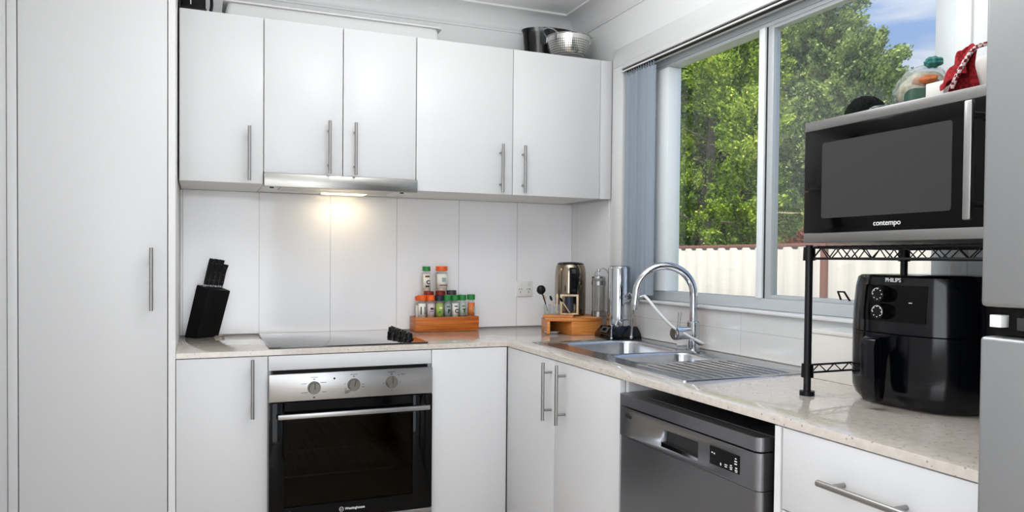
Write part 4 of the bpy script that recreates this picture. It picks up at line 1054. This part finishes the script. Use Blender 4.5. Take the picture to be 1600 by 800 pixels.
# coffee plunger
PC = (-.072, -.4, zt1+.0005)
PLG = thing('coffee_plunger', 'slim glass coffee plunger with chrome frame next to the kettle', 'coffee plunger', PC)
g = G(); g.lathe([(.028, .003), (.03, .006), (.03, .165), (.032, .17), (.03, .17), (.0285, .165), (.0285, .006), (.001, .005)], PC, 32); part('glass', g, 'clear_glass', PLG)
g = G(); g.lathe([(.0305, .0), (.0315, .0), (.0315, .022), (.0305, .022)], PC, 32, False, False)
g.lathe([(.0305, .14), (.0318, .14), (.0318, .158), (.0305, .158)], PC, 32, False, False)
for a in (.3, 1.87, 3.44, 5.0): g.tube([(PC[0]+.0322*math.cos(a), PC[1]+.0322*math.sin(a), PC[2]+z) for z in (0, .165)], .0016, 8)
part('frame', g, 'handle_steel', PLG)
g = G(); q = Vector(PC); d_ = Vector((.93, -.37, 0))
g.tube(catmull([q+d_*.031+Vector((0, 0, .02)), q+d_*.05+Vector((0, 0, .05)), q+d_*.052+Vector((0, 0, .13)), q+d_*.045+Vector((0, 0, .19)), q+d_*.02+Vector((0, 0, .215)), q+d_*-.012+Vector((0, 0, .2)), q+d_*-.02+Vector((0, 0, .172))], 6), .0022, 8); part('wire_handle', g, 'handle_steel', PLG)
g = G(); g.lathe([(.031, .171), (.03, .178), (.012, .184), (.003, .186), (.003, .2), (.008, .203), (.008, .21), (.001, .212)], PC, 28); part('lid', g, 'chrome', PLG)
# wooden-framed glass and spoons
FRM = thing('framed_glass', 'small glass tube in a pale wooden frame in front of the kettle', 'ornament', (-.215, -.405, zt))
ux = Vector((.9, -.36, 0)).normalized()*.036; uc = Vector((-.222, -.404, zt)); un = Vector((-.36, -.9, 0)).normalized()
g = G()
for sgn in (-1, 1): g.obox(uc+ux*sgn+Vector((0, 0, .04)), ux.normalized()*.004, un*.01, Vector((0, 0, .04)), .001)
g.obox(uc+Vector((0, 0, .084)), ux*1.12, un*.01, Vector((0, 0, .004)), .001); g.obox(uc+Vector((0, 0, .003)), ux*.88, un*.01, Vector((0, 0, .003)))
part('frame', g, 'pale_wood', FRM)
g = G(); g.lathe([(.012, .007), (.018, .012), (.018, .078)], uc, 20); part('tube', g, 'lab_navy', FRM, 'dark filled glass tube')
for i, (px, py, lb_) in enumerate(((-.318, -.38, 'left of two small glass cups on the bamboo tray'), (-.285, -.405, 'right of two small glass cups on the bamboo tray'))):
    GC = thing('glass_cup', lb_, 'glass cup', (px, py, zt), 'small glass cups')
    g = G(); g.lathe([(.013, 0), (.015, .002), (.0165, .04), (.0175, .046), (.0165, .046), (.0152, .04), (.0138, .004), (.001, .003)], (px, py, zt), 24); part('glass', g, 'jar_glass', GC)
def spoon(name, p0, p1, m1, hm, label, head):
    p0, p1 = Vector(p0), Vector(p1)
    S_ = thing(name, label, 'spoon' if 'spoon' in name else 'utensil', p0, 'sticks and spoons on the bamboo tray')
    g = G(); g.tube([p0, p0*.5+p1*.5, p1], [.0022, .0026, .003], 8); part('handle', g, m1, S_)
    g = G(); d__ = (p1-p0).normalized()
    if head == 'ball': g.sphere(p1+d__*.018, .0205, 20, (1, .75, 1))
    else: g.tube([p1-d__*.002, p1+d__*.008, p1+d__*.02], [.0035, .006, .0035], 10)
    part('head', g, hm, S_)
spoon('round_headed_utensil', (-.311, -.379, zt+.006), (-.352, -.40, zt+.094), 'black_plastic', 'black_plastic', 'black utensil with a round head leaning out to the left of the bamboo tray', 'ball')
spoon('wooden_spoon', (-.315, -.383, zt+.006), (-.326, -.372, zt+.066), 'pale_wood', 'pale_wood', 'short pale wooden spoon in the left glass cup', 'b')
spoon('teaspoon', (-.283, -.405, zt+.006), (-.305, -.398, zt+.064), 'pale_wood', 'black_plastic', 'pale stick with a dark tip in the right glass cup leaning left', 'b')
spoon('teaspoon', (-.282, -.407, zt+.006), (-.277, -.396, zt+.07), 'pale_wood', 'pale_wood', 'upright pale stick in the right glass cup', 'b')
spoon('teaspoon', (-.228, -.43, zt+.003), (-.272, -.434, zt+.06), 'pale_wood', 'black_plastic', 'slanted pale stick with a dark tip leaning beside the wooden frame', 'b')

# ------------------------------------------------------------------ outdoors
g = G(); g.box(.3, 30, -15, 25, -.5, -.3); mat('grass_ground', srgb(120, 128, 80), .9); o = struct('ground', g, 'grass_ground')
FX = 3.4
FN = thing('metal_fence', 'cream corrugated metal fence with brown rails beyond the window', 'fence', (FX, 2, -.3))
mat('fence_cream', srgb(188, 182, 170), .6); mat('fence_brown', srgb(136, 92, 76), .6)
posts = [1.69+2.225*k for k in (-3, -2, -1, 0, 1, 2)]
for p0, p1 in zip(posts, posts[1:]):
    g = G(); n = int((p1-p0)/.03); prof_ = []
    y = p0+.03; i = 0
    while y < p1-.03:
        ph = (y % .19)/.19
        dx = 0 if ph < .4 else (.016 if .5 < ph < .9 else .008)
        prof_.append((y, dx)); y += .0095*2
    f0 = [(FX+dx, y, -.28) for y, dx in prof_]; f1 = [(FX+dx, y, 1.346) for y, dx in prof_]
    A2 = g.ring(f0); B2 = g.ring(f1); g.bridge(A2, B2, False)
    pn = part('panel', g, 'fence_cream', FN); md = pn.modifiers.new('thick', 'SOLIDIFY'); md.thickness = .002
    g = G(); g.box(FX+.006, FX+.045, p0+.03, p1-.03, 1.342, 1.379, .004); part('rail', g, 'fence_brown', FN, 'brown top rail')
for p0 in posts:
    g = G(); g.box(FX-.004, FX+.05, p0-.03, p0+.03, -.3, 1.38, .004); part('post', g, 'fence_brown', FN, 'brown post')

def tree(label, base, crowns, leaf, seed, nleaf, lsz, trunk_r, h, twigs=30, name='conifer_tree', reach=1.6):
    rnd = np.random.default_rng(seed); base = np.array(base, float)
    T = thing(name, label, 'tree', base)
    g = G(); pts = [Vector(base)+Vector((.06*math.sin(k*1.3), .06*math.cos(k*1.7), h*k/8)) for k in range(9)]
    g.tube(pts, [trunk_r*(1-.09*k) for k in range(9)], 12); part('trunk', g, 'tree_bark', T)
    g = G()
    for k in range(twigs):
        z = h*(.15+.75*rnd.random()); a = rnd.random()*2*PI; L_ = reach*(.3+.7*rnd.random())
        p = Vector(base)+Vector((0, 0, z)); q_ = p+Vector((math.cos(a)*L_, math.sin(a)*L_, .25*L_))
        g.tube([p, (p+q_)/2+Vector((0, 0, .06)), q_], [.022, .014, .005], 6)
    part('branches', g, 'tree_bark', T)
    V = []; 
    for (cx, cy, cz, rx, ry, rz, ncl, rcl) in crowns:
        d = rnd.normal(size=(ncl, 3)); d /= np.linalg.norm(d, axis=1)[:, None]
        rad = (.55+.5*rnd.random(ncl)**.6)[:, None]
        C = base+np.array([cx, cy, cz])+d*rad*np.array([rx, ry, rz])
        per = nleaf//max(1, ncl)
        out = d*np.array([1, 1, .4])+np.array([0, 0, .55]); out /= np.linalg.norm(out, axis=1)[:, None]
        for c, o_ in zip(C, out):
            rc = rcl*(.6+.8*rnd.random())
            t_ = rnd.random(per)[:, None]
            P = c+o_*(t_*2-1)*rc*1.3+rnd.normal(size=(per, 3))*rc*.42*(1.1-.75*t_)
            dr = o_+rnd.normal(size=(per, 3))*.55; dr /= np.linalg.norm(dr, axis=1)[:, None]
            sd = np.cross(dr, rnd.normal(size=(per, 3))); sd /= np.linalg.norm(sd, axis=1)[:, None]
            L2 = lsz*(.6+.8*rnd.random(per))[:, None]; w2 = L2*.3
            V.append(np.stack([P-dr*L2*.5, P+sd*w2, P+dr*L2*.5, P-sd*w2], 1))
    V = np.concatenate(V).reshape(-1, 3)-base
    nf = len(V)//4
    me = bpy.data.meshes.new('foliage'); me.vertices.add(len(V)); me.vertices.foreach_set('co', V.ravel().astype('f'))
    me.loops.add(nf*4); me.loops.foreach_set('vertex_index', np.arange(nf*4, dtype='i'))
    me.polygons.add(nf); me.polygons.foreach_set('loop_start', np.arange(0, nf*4, 4, dtype='i'))
    me.update(); me.validate(); me.materials.append(MATS[leaf])
    o = bpy.data.objects.new('foliage', me); COL.objects.link(o); o.parent = T
    return T
GZ = -.3
tree('tall yellow-green conifer with bare gaps behind the fence, seen in the left pane', (6.5, 7.3, GZ),
     [(0, .4, 1.5, .55, .5, .6, 60, .2), (0, .35, 2.6, .5, .42, .75, 80, .2), (0, .5, 3.5, .4, .3, .5, 36, .18), (-.1, -.75, 4.5, .7, .5, .75, 90, .22), (0, .75, 4.9, .5, .4, .35, 34, .2), (.1, -.3, 5.6, .8, .8, .5, 60, .22)],
     'conifer_leaf', 11, 26000, .055, .14, 5.2, 46, reach=1.3)
tree('slim bright green conifer beside the window mullion behind the fence', (5.0, 4.62, GZ),
     [(0, .0, 1.5, .4, .3, .6, 60, .16), (0, -.08, 2.5, .4, .24, .6, 60, .16), (0, -.12, 3.3, .35, .2, .5, 40, .15)],
     'conifer_leaf', 12, 15000, .045, .08, 3.4, 26, reach=.6)
tree('broad soft green tree behind the fence, seen in the right pane beside the sky', (9.53, 7.86, GZ),
     [(0, .0, 2.1, 1.2, 1.4, 1.2, 110, .34), (0, .0, 3.95, 1.2, 1.4, 1.2, 130, .34), (0, -.6, 4.9, .75, 1.0, .7, 54, .29), (0, .45, 6.0, 1.0, .9, 1.1, 90, .32), (0, .2, 7.3, .75, .6, .75, 40, .29)],
     'bushy_leaf', 13, 44000, .072, .18, 6.6, 30, 'leafy_tree', reach=1.4)
tree('dark green tree filling the gaps behind the bright conifers', (10.8, 12.6, GZ),
     [(0, 1.3, 2.4, .9, 1.3, 1.8, 90, .5), (0, -1.0, 2.6, .9, 1.3, 2.0, 90, .5), (0, 1.0, 5.4, .9, 1.5, 1.6, 90, .5), (0, -1.2, 6.0, .9, 1.3, 1.6, 90, .5)],
     'dark_leaf', 14, 26000, .12, .2, 6.5, 30, 'leafy_tree')
tree('low reddish-brown shrub showing over the fence by the microwave', (4.3, 2.55, GZ),
     [(0, 0, 1.42, .25, .4, .4, 30, .12)], 'red_leaf', 15, 4000, .05, .03, 1.3, 8, 'red_shrub', reach=.4)

# ------------------------------------------------------------------ sky, sun, lamps
w = bpy.data.worlds.new('sky'); scn.world = w; w.use_nodes = True
t = w.node_tree; t.nodes.clear()
o = t.nodes.new('ShaderNodeOutputWorld'); bg = t.nodes.new('ShaderNodeBackground')
tc = t.nodes.new('ShaderNodeTexCoord'); sp = t.nodes.new('ShaderNodeSeparateXYZ'); t.links.new(tc.outputs['Generated'], sp.inputs[0])
r = t.nodes.new('ShaderNodeValToRGB'); r.color_ramp.elements[0].position = 0; r.color_ramp.elements[0].color = srgb(206, 224, 244)
r.color_ramp.elements[1].position = .42; r.color_ramp.elements[1].color = srgb(92, 146, 222); t.links.new(sp.outputs[2], r.inputs[0])
mp = t.nodes.new('ShaderNodeMapping'); mp.inputs['Scale'].default_value = (3, 3, 11); t.links.new(tc.outputs['Generated'], mp.inputs[0])
n = t.nodes.new('ShaderNodeTexNoise'); n.inputs['Scale'].default_value = 1.7; n.inputs['Detail'].default_value = 7; n.inputs['Distortion'].default_value = .4; t.links.new(mp.outputs[0], n.inputs['Vector'])
cr = t.nodes.new('ShaderNodeValToRGB'); cr.color_ramp.elements[0].position = .47; cr.color_ramp.elements[1].position = .66; t.links.new(n.outputs['Fac'], cr.inputs[0])
mx = t.nodes.new('ShaderNodeMixRGB'); mx.inputs[2].default_value = srgb(244, 246, 250); t.links.new(cr.outputs[0], mx.inputs[0]); t.links.new(r.outputs[0], mx.inputs[1])
t.links.new(mx.outputs[0], bg.inputs[0]); bg.inputs[1].default_value = 1.12; t.links.new(bg.outputs[0], o.inputs[0])

def light(name, typ, loc, energy, size=None, size_y=None, rot=(0, 0, 0), col=(1, 1, 1)):
    l = bpy.data.lights.new(name, typ); l.energy = energy; l.color = col
    if typ == 'AREA':
        l.shape = 'RECTANGLE'; l.size = size; l.size_y = size_y or size
    ob = bpy.data.objects.new(name, l); COL.objects.link(ob); ob.location = loc; ob.rotation_euler = rot
    return ob
s = light('sun', 'SUN', (0, 0, 10), 7.0, col=(1, .95, .87)); s.data.angle = .01
s.rotation_euler = Vector((.33, .2, -.92)).to_track_quat('-Z', 'Y').to_euler()
cool = (.97, .985, 1)
light('ceiling_fill', 'AREA', (-1.1, -2.9, 2.38), 4, 1.6, 1.6, col=cool)  # added overhead fill, no visible fitting
light('globe_fill', 'POINT', (-1.0, -1.45, 2.16), 7.5, col=cool).data.shadow_soft_size = .2  # added fill to brighten the corner and wall cabinets
light('bounce_fill', 'AREA', (-1.05, -1.65, 2.08), 17.5, 1.2, 1.5, (PI, 0, 0), col=cool)  # added fill aimed up, brightens the ceiling for soft bounce
light('rear_fill', 'AREA', (-1.6, YR-.01, 1.1), 28, 1.2, 2.0, (PI/2, 0, 0), col=cool)  # added frontal fill from behind the camera
light('left_fill', 'AREA', (XL-.02, -3.2, 1.4), 18, 1.25, 1.2, (PI/2, 0, -PI/2), col=cool)  # added side fill to brighten the right-hand side
light('hood_lamp', 'AREA', (-1.16, -.105, 1.477), .3, .16, .07, (0, 0, 0), (1, .82, .55))

# ------------------------------------------------------------------ camera
cam = bpy.data.cameras.new('camera'); co = bpy.data.objects.new('camera', cam); COL.objects.link(co)
fpx, yaw, pit, rol = 1151.298, .38531, .018709, .0086
fw = Vector((math.sin(yaw)*math.cos(pit), math.cos(yaw)*math.cos(pit), -math.sin(pit)))
rt = Vector((math.cos(yaw), -math.sin(yaw), 0)); u0 = rt.cross(fw)
r2 = rt*math.cos(rol)+u0*math.sin(rol); u2 = -rt*math.sin(rol)+u0*math.cos(rol)
M = Matrix((r2, u2, -fw)).transposed().to_4x4(); M.translation = Vector((-1.7348, -3.3004, 1.2054))
co.matrix_world = M
cam.sensor_width = 36; cam.lens = fpx/1600*36; cam.clip_start = .05; cam.clip_end = 200
cam.shift_x = (800-778.972)/1600; cam.shift_y = (426.877-400)/1600
scn.camera = co
scn.view_settings.view_transform = 'Standard'; scn.view_settings.look = 'None'
scn.view_settings.exposure = 0; scn.view_settings.gamma = 1; scn.view_settings.use_curve_mapping = False
scn.cycles.max_bounces = 10; scn.cycles.transparent_max_bounces = 16; scn.cycles.caustics_reflective = False; scn.cycles.caustics_refractive = False
scn.cycles.use_denoising = True
